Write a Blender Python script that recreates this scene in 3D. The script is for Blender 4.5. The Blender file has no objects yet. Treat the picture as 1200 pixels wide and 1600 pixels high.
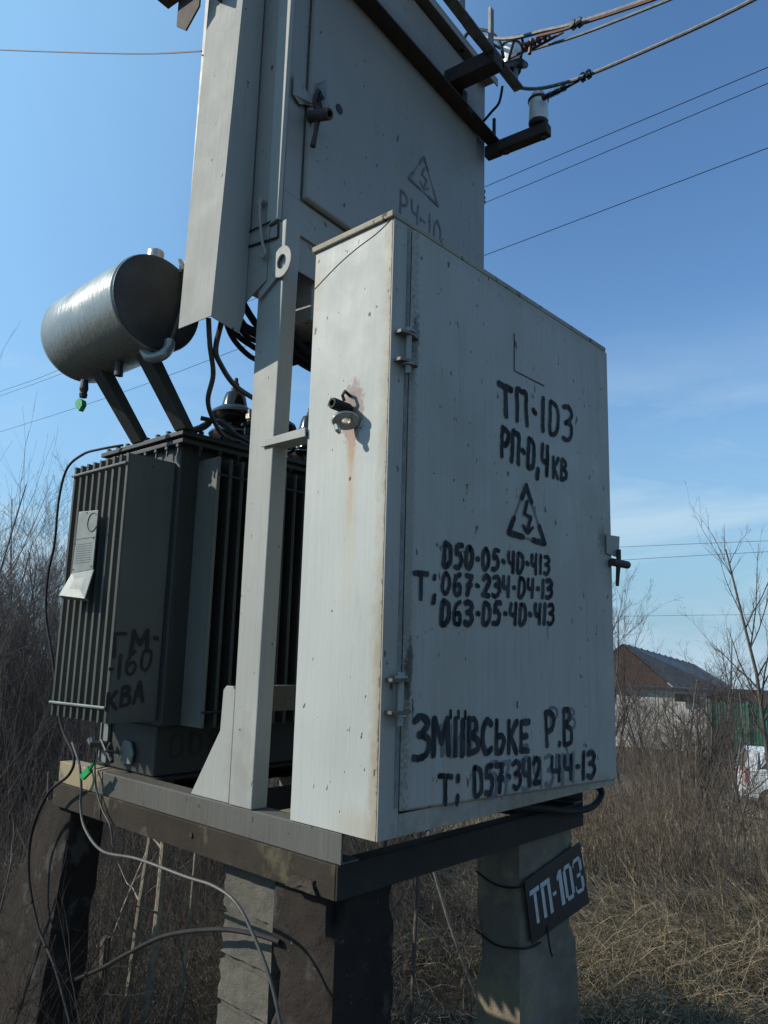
import bpy, bmesh, math, random
import numpy as np
from mathutils import Vector, Matrix, noise
random.seed(7); rng=np.random.default_rng(11)
S=bpy.context.scene; COL=S.collection
PI=math.pi; rad=math.radians
# ---------------------------------------------------------------- camera, light
cam=bpy.data.cameras.new('camera'); co=bpy.data.objects.new('camera',cam); COL.objects.link(co); S.camera=co
cam.sensor_fit='HORIZONTAL'; cam.sensor_width=36; cam.lens=36.084; cam.clip_end=3000; cam.clip_start=.02
r_=Vector((0.67137,-0.74061153,0.02751157)); u_=Vector((-0.14609819,-0.09586356,0.98461439)); f_=Vector((0.72657941,0.66505995,0.17256193))
co.matrix_world=Matrix(((r_[0],u_[0],-f_[0],-1.31877),(r_[1],u_[1],-f_[1],-1.20036),(r_[2],u_[2],-f_[2],1.6),(0,0,0,1)))
SUN_AZ=rad(135); SUN_EL=rad(32)
W=bpy.data.worlds.new('World'); S.world=W; W.use_nodes=True
wn=W.node_tree.nodes; wl=W.node_tree.links; bg=wn['Background']
sky=wn.new('ShaderNodeTexSky'); sky.sky_type='NISHITA'; sky.sun_disc=False
sky.sun_elevation=SUN_EL; sky.sun_rotation=PI/2-SUN_AZ
sky.air_density=1.0; sky.dust_density=0.3; sky.ozone_density=2.5
bg.inputs['Strength'].default_value=0.075
# thin cirrus low in the sky
tc=wn.new('ShaderNodeTexCoord'); mp=wn.new('ShaderNodeMapping'); mp.inputs['Scale'].default_value=(1.5,1.5,6.5); mp.inputs['Location'].default_value=(.35,1.2,.4); mp.inputs['Rotation'].default_value=(0.12,0.1,0.5)
nz=wn.new('ShaderNodeTexNoise'); nz.inputs['Scale'].default_value=1.3; nz.inputs['Detail'].default_value=7; nz.inputs['Roughness'].default_value=.6; nz.inputs['Distortion'].default_value=.5
wl.new(tc.outputs['Generated'],mp.inputs['Vector']); wl.new(mp.outputs[0],nz.inputs['Vector'])
cr=wn.new('ShaderNodeMapRange'); cr.inputs[1].default_value=.46; cr.inputs[2].default_value=.70; cr.inputs[3].default_value=0; cr.inputs[4].default_value=.75
wl.new(nz.outputs['Fac'],cr.inputs[0])
sx=wn.new('ShaderNodeSeparateXYZ'); wl.new(tc.outputs['Generated'],sx.inputs[0])
el=wn.new('ShaderNodeMapRange'); el.interpolation_type='SMOOTHSTEP'; el.inputs[1].default_value=.16; el.inputs[2].default_value=.42; el.inputs[3].default_value=1; el.inputs[4].default_value=0
wl.new(sx.outputs[2],el.inputs[0])
mu=wn.new('ShaderNodeMath'); mu.operation='MULTIPLY'; wl.new(cr.outputs[0],mu.inputs[0]); wl.new(el.outputs[0],mu.inputs[1])
mx=wn.new('ShaderNodeMixRGB'); wl.new(mu.outputs[0],mx.inputs['Fac'])
hs=wn.new('ShaderNodeHueSaturation'); hs.inputs['Saturation'].default_value=1.15; hs.inputs['Value'].default_value=2.15; wl.new(sky.outputs[0],hs.inputs['Color'])
hz=wn.new('ShaderNodeMapRange'); hz.interpolation_type='SMOOTHSTEP'; hz.inputs[1].default_value=-.02; hz.inputs[2].default_value=.45; hz.inputs[3].default_value=.9; hz.inputs[4].default_value=0; wl.new(sx.outputs[2],hz.inputs[0])
hm=wn.new('ShaderNodeMixRGB'); hm.inputs['Color2'].default_value=(3.0,5.6,7.9,1); wl.new(hz.outputs[0],hm.inputs['Fac']); wl.new(hs.outputs[0],hm.inputs['Color1']); 
sdv=wn.new('ShaderNodeVectorMath'); sdv.operation='DOT_PRODUCT'; wl.new(tc.outputs['Generated'],sdv.inputs[0]); sdv.inputs[1].default_value=(math.cos(SUN_EL)*math.cos(SUN_AZ),math.cos(SUN_EL)*math.sin(SUN_AZ),math.sin(SUN_EL))
au=wn.new('ShaderNodeMapRange'); au.interpolation_type='SMOOTHSTEP'; au.inputs[1].default_value=.05; au.inputs[2].default_value=1.0; au.inputs[3].default_value=0; au.inputs[4].default_value=1; wl.new(sdv.outputs['Value'],au.inputs[0])
am=wn.new('ShaderNodeMixRGB'); am.inputs['Color2'].default_value=(4.4,8.4,12.5,1); wl.new(au.outputs[0],am.inputs['Fac']); wl.new(hm.outputs[0],am.inputs['Color1']); wl.new(am.outputs[0],mx.inputs['Color1']); mx.inputs['Color2'].default_value=(7.0,9.0,10.5,1)
wl.new(mx.outputs[0],bg.inputs['Color'])
sl=bpy.data.lights.new('sun','SUN'); so=bpy.data.objects.new('sun',sl); COL.objects.link(so)
sl.energy=5.0; sl.angle=rad(.53); sl.color=(1,.94,.84)
sd=Vector((math.cos(SUN_EL)*math.cos(SUN_AZ),math.cos(SUN_EL)*math.sin(SUN_AZ),math.sin(SUN_EL)))
so.rotation_euler=sd.to_track_quat('Z','Y').to_euler(); so.location=(-6,9,9)
S.view_settings.view_transform='Standard'; S.view_settings.look='None'; S.view_settings.gamma=1; S.view_settings.use_curve_mapping=False
S.view_settings.exposure=0.15
# ---------------------------------------------------------------- materials
def new_mat(name):
    m=bpy.data.materials.new(name); m.use_nodes=True; n=m.node_tree.nodes; return m,n,m.node_tree.links,n['Principled BSDF']
def tex(n,l,scale,stretch=None,detail=5,rough=.6,dist=0,off=0):
    g=n.new('ShaderNodeNewGeometry'); mpp=n.new('ShaderNodeMapping'); l.new(g.outputs['Position'],mpp.inputs['Vector'])
    mpp.inputs['Scale'].default_value=stretch or (1,1,1); mpp.inputs['Location'].default_value=(off,off*1.7,off*.6)
    t=n.new('ShaderNodeTexNoise'); t.inputs['Scale'].default_value=scale; t.inputs['Detail'].default_value=detail; t.inputs['Roughness'].default_value=rough; t.inputs['Distortion'].default_value=dist
    l.new(mpp.outputs[0],t.inputs['Vector']); return t.outputs['Fac']
def rmp(n,l,v,a,b,c=0,d=1):
    r=n.new('ShaderNodeMapRange'); r.inputs[1].default_value=a; r.inputs[2].default_value=b; r.inputs[3].default_value=c; r.inputs[4].default_value=d; l.new(v,r.inputs[0]); return r.outputs[0]
def mth(n,l,op,a,b=None):
    m=n.new('ShaderNodeMath'); m.operation=op
    for i,x in enumerate((a,b)):
        if x is None: continue
        if isinstance(x,(int,float)): m.inputs[i].default_value=x
        else: l.new(x,m.inputs[i])
    return m.outputs[0]
def mixc(n,l,f,a,b):
    m=n.new('ShaderNodeMixRGB')
    if isinstance(f,(int,float)): m.inputs['Fac'].default_value=f
    else: l.new(f,m.inputs['Fac'])
    for k,x in (('Color1',a),('Color2',b)):
        if isinstance(x,tuple): m.inputs[k].default_value=(*x,1)
        else: l.new(x,m.inputs[k])
    return m.outputs[0]
def bump(n,l,h,strength,dist,prev=None):
    b=n.new('ShaderNodeBump'); b.inputs['Strength'].default_value=strength; b.inputs['Distance'].default_value=dist
    l.new(h,b.inputs['Height'])
    if prev is not None: l.new(prev,b.inputs['Normal'])
    return b.outputs[0]
def blobmask(n,l,c,r,edge=.35,nscale=60,namp=.6):
    """soft-edged ellipsoid stain of centre c, radii r, broken up by noise"""
    g=n.new('ShaderNodeNewGeometry'); mpp=n.new('ShaderNodeMapping'); l.new(g.outputs['Position'],mpp.inputs['Vector']); mpp.vector_type='POINT'
    mpp.inputs['Scale'].default_value=tuple(1/x for x in r); mpp.inputs['Location'].default_value=tuple(-a/x for a,x in zip(c,r))
    ln=n.new('ShaderNodeVectorMath'); ln.operation='LENGTH'; l.new(mpp.outputs[0],ln.inputs[0])
    nn=tex(n,l,nscale,detail=4)
    d=mth(n,l,'ADD',ln.outputs['Value'],mth(n,l,'MULTIPLY',mth(n,l,'SUBTRACT',nn,.5),namp*2))
    return rmp(n,l,d,1.0,1.0-edge,0,1)
def paint(name,base,rough=.62,streak=.12,chip=.73,stains=(),dirt=.25,edgey=False,bmp=.35):
    m,n,l,p=new_mat(name)
    big=rmp(n,l,tex(n,l,2.2,(1,1,.6),6),.35,.7)
    c=mixc(n,l,mth(n,l,'MULTIPLY',big,dirt),base,tuple(x*k for x,k in zip(base,(.62,.6,.52))))
    st=rmp(n,l,tex(n,l,3.0,(26,26,.7),4,off=3),.42,.75)
    c=mixc(n,l,mth(n,l,'MULTIPLY',st,streak),c,tuple(x*k for x,k in zip(base,(.6,.55,.42))))
    for (cc,rr,colr,amt,edge,ns,na) in stains:
        c=mixc(n,l,mth(n,l,'MULTIPLY',blobmask(n,l,cc,rr,edge,ns,na),amt),c,colr)
    if edgey:   # weathered vertical corner of the front cabinet
        g=n.new('ShaderNodeNewGeometry'); s=n.new('ShaderNodeSeparateXYZ'); l.new(g.outputs['Position'],s.inputs[0])
        e=mth(n,l,'ADD',s.outputs[1],mth(n,l,'MULTIPLY',mth(n,l,'SUBTRACT',tex(n,l,30,(1,1,.6),6,.7),.5),.07))
        c=mixc(n,l,rmp(n,l,e,.040,.010,0,.75),c,(.24,.195,.125))
        e2=mth(n,l,'ADD',s.outputs[1],mth(n,l,'MULTIPLY',mth(n,l,'SUBTRACT',tex(n,l,70,(1,1,.7),5,.7,off=5),.5),.05))
        c=mixc(n,l,rmp(n,l,e2,.008,.002,0,.9),c,(.10,.075,.05))
    c=mixc(n,l,rmp(n,l,tex(n,l,1.3,(1,1,.8),3,.4,off=11),.48,.56,0,.22),c,tuple(min(1,x*1.25) for x in base))
    c=mixc(n,l,rmp(n,l,tex(n,l,7,(3,3,.5),6,.7,off=13),.60,.72,0,.35),c,tuple(x*k for x,k in zip(base,(.6,.55,.45))))
    ch=tex(n,l,44,(1,1,.55),3,.55,off=9)
    chm=rmp(n,l,mth(n,l,'ADD',ch,mth(n,l,'MULTIPLY',tex(n,l,3.5,detail=2,off=2),.12)),chip+.02,chip+.045)
    c=mixc(n,l,mth(n,l,'MULTIPLY',chm,.9),c,(.05,.035,.025))
    l.new(c,p.inputs['Base Color'])
    l.new(rmp(n,l,tex(n,l,9,detail=4,off=4),.3,.7,rough-.07,rough+.12),p.inputs['Roughness'])
    b=bump(n,l,tex(n,l,4,(14,14,.9),5,.65,off=1),bmp,.004)
    b=bump(n,l,tex(n,l,90,(1,1,.5),3,.6),bmp*.6,.0012,b)
    b=bump(n,l,tex(n,l,2.0,detail=1.5),.5,.03,b)
    b=bump(n,l,chm,.6,-.0012,b)
    p.inputs['Specular IOR Level'].default_value=.3
    l.new(b,p.inputs['Normal'])
    return m
def stone(name,base,alt,spk=(.4,.4,.4),scale=12,bs=.9,lichen=None,rough=.92,speck=.72):
    m,n,l,p=new_mat(name)
    c=mixc(n,l,rmp(n,l,tex(n,l,3.1,detail=6),.35,.68),base,alt)
    c=mixc(n,l,rmp(n,l,tex(n,l,scale*9,detail=2,off=6),speck,speck+.05,0,.8),c,spk)
    if lichen: c=mixc(n,l,rmp(n,l,tex(n,l,7,detail=6,off=8),.56,.64,0,.8),c,lichen)
    c=mixc(n,l,rmp(n,l,tex(n,l,scale*1.5,detail=8,rough=.75,off=3),.3,.75,0,.45),c,tuple(x*.35 for x in base))
    l.new(c,p.inputs['Base Color']); p.inputs['Roughness'].default_value=rough; p.inputs['Specular IOR Level'].default_value=.12
    b=bump(n,l,tex(n,l,scale*2.5,detail=8,rough=.75),bs,.008); b=bump(n,l,tex(n,l,scale*14,detail=3,rough=.6,off=2),bs*.6,.0016,b)
    l.new(b,p.inputs['Normal']); return m
def plain(name,c1,c2=None,rough=.6,metal=0,scale=20,bs=.2,stretch=None,spec=None):
    m,n,l,p=new_mat(name); c2=c2 or tuple(x*.65 for x in c1)
    l.new(mixc(n,l,rmp(n,l,tex(n,l,scale,stretch,5),.35,.7),c1,c2),p.inputs['Base Color'])
    p.inputs['Roughness'].default_value=rough; p.inputs['Metallic'].default_value=metal
    if spec is not None: p.inputs['Specular IOR Level'].default_value=spec
    if bs: l.new(bump(n,l,tex(n,l,scale*4,stretch,4),bs,.002),p.inputs['Normal'])
    return m
GW=(.345,.36,.338)
M={}
M['cab']=paint('cabinet_paint',GW,stains=[
  ((0,.122,2.18),(.05,.042,.092),(.19,.115,.095),.95,.2,80,.62),((0,.126,2.19),(.05,.026,.06),(.11,.062,.05),.7,.6,60,.9),((0,.124,2.085),(.05,.019,.06),(.28,.10,.035),.85,.7,70,.6),
  ((0,.122,2.0),(.05,.016,.14),(.34,.16,.06),.6,.9,45,.6),
  ((0,.120,1.90),(.05,.028,.24),(.34,.28,.14),.5,.95,22,.6),
  ((0,.285,2.57),(.05,.03,.16),(.36,.29,.16),.6,.8,30,.5),
  ((0,.05,1.20),(.05,.12,.05),(.30,.27,.20),.5,.8,30,.5),
  ],edgey=True)
M['door']=paint('door_paint',(.36,.335,.295),rough=.55,streak=.28,chip=.725,dirt=.42,stains=[
  ((.05,-.02,1.6),(.06,.1,1.2),(.20,.18,.14),.35,.9,15,.5),((.076,-.02,1.9),(.014,.1,.95),(.05,.04,.03),.35,.5,110,1.8),((.082,-.02,2.37),(.014,.1,.08),(.03,.02,.016),.8,.4,110,1.1),((.082,-.02,1.55),(.014,.1,.09),(.03,.02,.016),.8,.4,70,.9),
  ((1.07,-.02,1.97),(.05,.1,.06),(.08,.07,.05),.7,.7,60,.8),((.6,-.02,1.19),(.7,.1,.055),(.16,.13,.09),.75,.9,25,.8),((.6,-.02,2.66),(.7,.1,.04),(.2,.17,.12),.5,.9,25,.8)])
M['upper']=paint('upper_paint',(.28,.262,.235),rough=.5,streak=.15,chip=.73,dirt=.4,stains=[
  ((.55,.5,3.3),(.05,.1,.05),(.34,.27,.13),.3,.8,20,.6),((.62,.5,3.45),(.04,.1,.05),(.34,.27,.13),.3,.8,20,.6)])
M['duct']=paint('duct_paint',(.31,.31,.285),rough=.8,streak=.08,chip=.76,dirt=.15)
M['post']=paint('post_paint',(.275,.28,.26),streak=.16,chip=.745,dirt=.3,stains=[((.02,.49,1.25),(.1,.1,.18),(.13,.12,.1),.6,.9,20,.6)])
M['roof']=paint('cabinet_roof_paint',(.34,.31,.24),streak=.4,chip=.66,dirt=.9,rough=.7)
M['skid']=paint('skid_paint',(.085,.083,.075),rough=.6,streak=.3,chip=.69,dirt=.8,stains=[((0,1.38,1.16),(.1,.17,.09),(.26,.21,.12),.9,.3,30,.6)],bmp=.7)
M['channel']=stone('weathered_channel',(.030,.024,.018),(.046,.038,.029),(.08,.068,.044),6,.35,lichen=(.11,.098,.058),rough=.7,speck=.8)
M['channel_grey']=stone('grey_channel',(.045,.039,.034),(.028,.025,.023),(.10,.09,.08),6,.35,rough=.65,speck=.8)
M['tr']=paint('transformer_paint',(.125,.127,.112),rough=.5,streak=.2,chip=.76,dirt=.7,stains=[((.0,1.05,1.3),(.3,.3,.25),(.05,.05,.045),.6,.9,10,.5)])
M['tank']=paint('conservator_paint',(.22,.24,.225),rough=.27,streak=.0,chip=.78,dirt=.6,bmp=.55)
M['trdark']=plain('oily_metal',(.035,.036,.036),(.015,.015,.015),.45,.2,12,.4)
M['tank'].node_tree.nodes['Principled BSDF'].inputs['Metallic'].default_value=.35
M['tank'].node_tree.nodes['Principled BSDF'].inputs['Specular IOR Level'].default_value=.9
M['plate']=plain('bare_plate',(.17,.19,.175),(.11,.125,.115),.55,.2,14,.4)
M['iron']=plain('rusty_iron',(.035,.026,.022),(.06,.043,.034),.8,.1,30,.6)
M['irongrey']=plain('grey_iron',(.22,.23,.23),(.12,.11,.10),.6,.2,25,.5)
M['steel']=plain('worn_steel',(.50,.48,.44),(.30,.25,.19),.35,.7,30,.5)
M['black']=plain('black_rubber',(.012,.012,.013),(.022,.021,.02),.7,0,30,.1,spec=.2)
M['trd']=paint('shade_dark_tank_paint',(.045,.047,.044),rough=.45,streak=.3,chip=.76,dirt=.9)  # shade around tank, base and between fins is put into this colour
M['cable']=plain('grey_cable',(.06,.058,.054),(.035,.034,.032),.55,0,30,.3)
M['wire']=plain('aluminium_wire',(.22,.225,.22),(.12,.12,.12),.6,.2,60,0)
M['copper']=plain('copper_wire',(.16,.075,.055),(.09,.05,.045),.6,.1,60,0)
M['thinwire']=plain('line_wire',(.012,.013,.018),None,.9,0,10,0,spec=.05)
M['por']=plain('white_porcelain',(.72,.74,.74),(.62,.62,.6),.18,0,15,.05)
M['brownpor']=plain('brown_glazed_porcelain',(.010,.009,.012),(.014,.011,.012),.15,0,15,.05)
M['green']=plain('green_tape',(.01,.16,.04),(.02,.3,.08),.4,0,40,.5)
M['ink']=plain('black_brush_paint',(.006,.006,.008),(.06,.062,.066),.8,0,45,.5,stretch=(1,1,.25),spec=.15)
M['ghost']=plain('worn_old_lettering',(.085,.085,.10),(.15,.155,.165),.6,0,35,.3,stretch=(1,1,.4))
M['redink']=plain('faded_red_paint',(.10,.065,.068),(.15,.135,.135),.6,0,30,.3)
M['darkink']=plain('ink_on_dark',(.008,.008,.008),(.02,.02,.02),.6,0,45,.4)
M['signb']=plain('black_sign_enamel',(.010,.010,.011),(.02,.02,.02),.5,0,20,.3)
M['signw']=plain('white_sign_paint',(.45,.46,.47),(.33,.34,.35),.6,0,18,.3)
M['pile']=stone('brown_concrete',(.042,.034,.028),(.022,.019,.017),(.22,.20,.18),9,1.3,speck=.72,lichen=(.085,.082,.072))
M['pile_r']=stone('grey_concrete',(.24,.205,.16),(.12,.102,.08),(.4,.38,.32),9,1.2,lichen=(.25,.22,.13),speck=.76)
M['block']=stone('rough_concrete_block',(.15,.14,.115),(.10,.094,.078),(.5,.5,.45),16,1.0,speck=.74)
M['bark']=plain('grey_brown_bark',(.115,.095,.08),(.06,.05,.042),.85,0,30,.5)
M['barkl']=plain('pale_stem_bark',(.26,.23,.17),(.15,.13,.10),.8,0,30,.4)
M['twig']=plain('dark_twigs',(.085,.07,.06),(.05,.042,.038),.85,0,10,0)
M['twigw']=plain('warm_twigs',(.085,.065,.052),(.05,.04,.034),.85,0,4,0)
def grassmat(name,cols):
    m,n,l,p=new_mat(name); c=mixc(n,l,rmp(n,l,tex(n,l,.9,detail=5),.35,.65),cols[0],cols[1])
    c=mixc(n,l,rmp(n,l,tex(n,l,14,detail=2,off=4),.45,.7),c,cols[2]); l.new(c,p.inputs['Base Color']); p.inputs['Roughness'].default_value=.75
    return m
M['grass']=grassmat('dry_grass',[(.27,.212,.125),(.11,.087,.056),(.40,.32,.20)])
M['reed']=grassmat('dry_stems',[(.10,.076,.055),(.045,.035,.028),(.25,.20,.135)])
M['soil']=stone('dry_earth',(.035,.029,.022),(.055,.046,.032),(.18,.16,.11),3,1,rough=.95)
# ---------------------------------------------------------------- mesh helpers
class MB:
    def __init__(s): s.v=[]; s.f=[]
    def add(s,vs,fs):
        k=len(s.v); s.v+= [tuple(v) for v in vs]; s.f+=[tuple(i+k for i in f) for f in fs]; return s
    def box(s,a,b,Mx=None):
        x0,y0,z0=a; x1,y1,z1=b
        vs=[Vector(p) for p in ((x0,y0,z0),(x1,y0,z0),(x1,y1,z0),(x0,y1,z0),(x0,y0,z1),(x1,y0,z1),(x1,y1,z1),(x0,y1,z1))]
        if Mx: vs=[Mx@v for v in vs]
        return s.add(vs,[(0,3,2,1),(4,5,6,7),(0,1,5,4),(1,2,6,5),(2,3,7,6),(3,0,4,7)])
    def hexa(s,bot,top): # four bottom, four top points, ccw from above
        n=len(bot); return s.add(list(bot)+list(top),[tuple(range(n-1,-1,-1)),tuple(range(n,2*n))]+[(i,(i+1)%n,n+(i+1)%n,n+i) for i in range(n)])
    def tube(s,pts,r,n=8,cap=True):
        P=[Vector(p) for p in pts]; R=r if hasattr(r,'__len__') else [r]*len(P); ring=[]
        t=(P[1]-P[0]).normalized(); a=t.orthogonal().normalized()
        for i,p in enumerate(P):
            t=(P[min(i+1,len(P)-1)]-P[max(i-1,0)]).normalized(); a=(a-t*a.dot(t))
            a=a.normalized() if a.length>1e-6 else t.orthogonal().normalized(); b=t.cross(a)
            ring+=[p+(a*math.cos(2*PI*k/n)+b*math.sin(2*PI*k/n))*R[i] for k in range(n)]
        fs=[(i*n+k,i*n+(k+1)%n,(i+1)*n+(k+1)%n,(i+1)*n+k) for i in range(len(P)-1) for k in range(n)]
        if cap: fs+=[tuple(range(n-1,-1,-1)),tuple(range((len(P)-1)*n,len(P)*n))]
        return s.add(ring,fs)
    def lathe(s,prof,c,ax=(0,0,1),n=24):  # prof: (radius, height)
        c=Vector(c); ax=Vector(ax).normalized(); a=ax.orthogonal().normalized(); b=ax.cross(a); vs=[]
        for r,h in prof: vs+=[c+ax*h+(a*math.cos(2*PI*k/n)+b*math.sin(2*PI*k/n))*max(r,1e-4) for k in range(n)]
        m=len(prof); fs=[(i*n+k,i*n+(k+1)%n,(i+1)*n+(k+1)%n,(i+1)*n+k) for i in range(m-1) for k in range(n)]
        fs+=[tuple(range(n-1,-1,-1)),tuple(range((m-1)*n,m*n))]
        return s.add(vs,fs)
    def prism(s,poly,d):  # planar polygon (3D points) pushed along vector d
        d=Vector(d); p=[Vector(q) for q in poly]; return s.hexa(p,[q+d for q in p])
    def build(s,name,mat,parent=None,loc=None,bev=0,smooth=False,xf=None):
        vs=s.v
        if xf: vs=[xf@Vector(v) for v in vs]
        org=root_loc(parent) if parent is not None else (Vector(loc) if loc else Vector((0,0,0)))
        me=bpy.data.meshes.new(name); me.from_pydata([tuple(Vector(v)-org) for v in vs],[],s.f); me.materials.append(mat)
        bm=bmesh.new(); bm.from_mesh(me); bmesh.ops.recalc_face_normals(bm,faces=bm.faces); bm.to_mesh(me); bm.free()
        ob=bpy.data.objects.new(name,me); COL.objects.link(ob)
        if parent is not None: ob.parent=parent
        else: ob.location=org
        if smooth:
            for p in me.polygons: p.use_smooth=True
            try: me.set_sharp_from_angle(angle=rad(38))
            except Exception: pass
        if bev:
            md=ob.modifiers.new('bevel','BEVEL'); md.width=bev; md.segments=2; md.limit_method='ANGLE'; md.angle_limit=rad(40)
        return ob
def root_loc(p):
    while p.parent is not None: p=p.parent
    return Vector(p.location)
def tag(o,label=None,cat=None,group=None,kind=None):
    if label: o['label']=label
    if cat: o['category']=cat
    if group: o['group']=group
    if kind: o['kind']=kind
    return o
def thing(name,label,cat,loc,group=None):
    o=bpy.data.objects.new(name,None); COL.objects.link(o); o.location=loc; o.empty_display_size=.1; return tag(o,label,cat,group)
def smoothpath(P,k=6):
    P=[Vector(p) for p in P]; out=[]
    for i in range(len(P)-1):
        p0=P[max(i-1,0)];p1=P[i];p2=P[i+1];p3=P[min(i+2,len(P)-1)]
        for j in range(k):
            t=j/k; out.append(.5*((2*p1)+(p2-p0)*t+(2*p0-5*p1+4*p2-p3)*t*t+(3*p1-p0-3*p2+p3)*t**3))
    out.append(P[-1]); return out
def copy_of(o,parent=None,**kw):
    c=o.copy(); COL.objects.link(c); c.parent=parent
    for k in ('location','rotation_euler','scale'):
        if k in kw: setattr(c,k,kw[k])
    return c
def mesh_np(name,V,F,mat,parent=None,loc=(0,0,0)):
    me=bpy.data.meshes.new(name); V=np.asarray(V,np.float32)-np.array(loc,np.float32); F=np.asarray(F,np.int32)
    me.vertices.add(len(V)); me.vertices.foreach_set('co',V.ravel()); k=F.shape[1]
    me.loops.add(F.size); me.loops.foreach_set('vertex_index',F.ravel()); me.polygons.add(len(F))
    me.polygons.foreach_set('loop_start',np.arange(0,F.size,k,dtype=np.int32)); me.update(calc_edges=True); me.materials.append(mat)
    ob=bpy.data.objects.new(name,me); COL.objects.link(ob)
    if parent is not None: ob.parent=parent
    else: ob.location=loc
    return ob
def tubes_np(P,R,n=3):
    """P (N,K,3) paths, R (N,K) radii -> verts, quads"""
    N,K,_=P.shape; T=np.gradient(P,axis=1); T/=np.linalg.norm(T,axis=2,keepdims=True)+1e-9
    ref=np.tile(np.array([.31,.52,.79]),(N,K,1)); A=np.cross(T,ref); A/=np.linalg.norm(A,axis=2,keepdims=True)+1e-9; B=np.cross(T,A)
    an=np.arange(n)*2*np.pi/n
    V=P[:,:,None,:]+R[:,:,None,None]*(A[:,:,None,:]*np.cos(an)[None,None,:,None]+B[:,:,None,:]*np.sin(an)[None,None,:,None])
    idx=np.arange(N*K*n).reshape(N,K,n); a=idx[:,:-1,:]; b=idx[:,1:,:]
    F=np.stack([a,np.roll(a,-1,2),np.roll(b,-1,2),b],-1).reshape(-1,4)
    return V.reshape(-1,3),F
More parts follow.
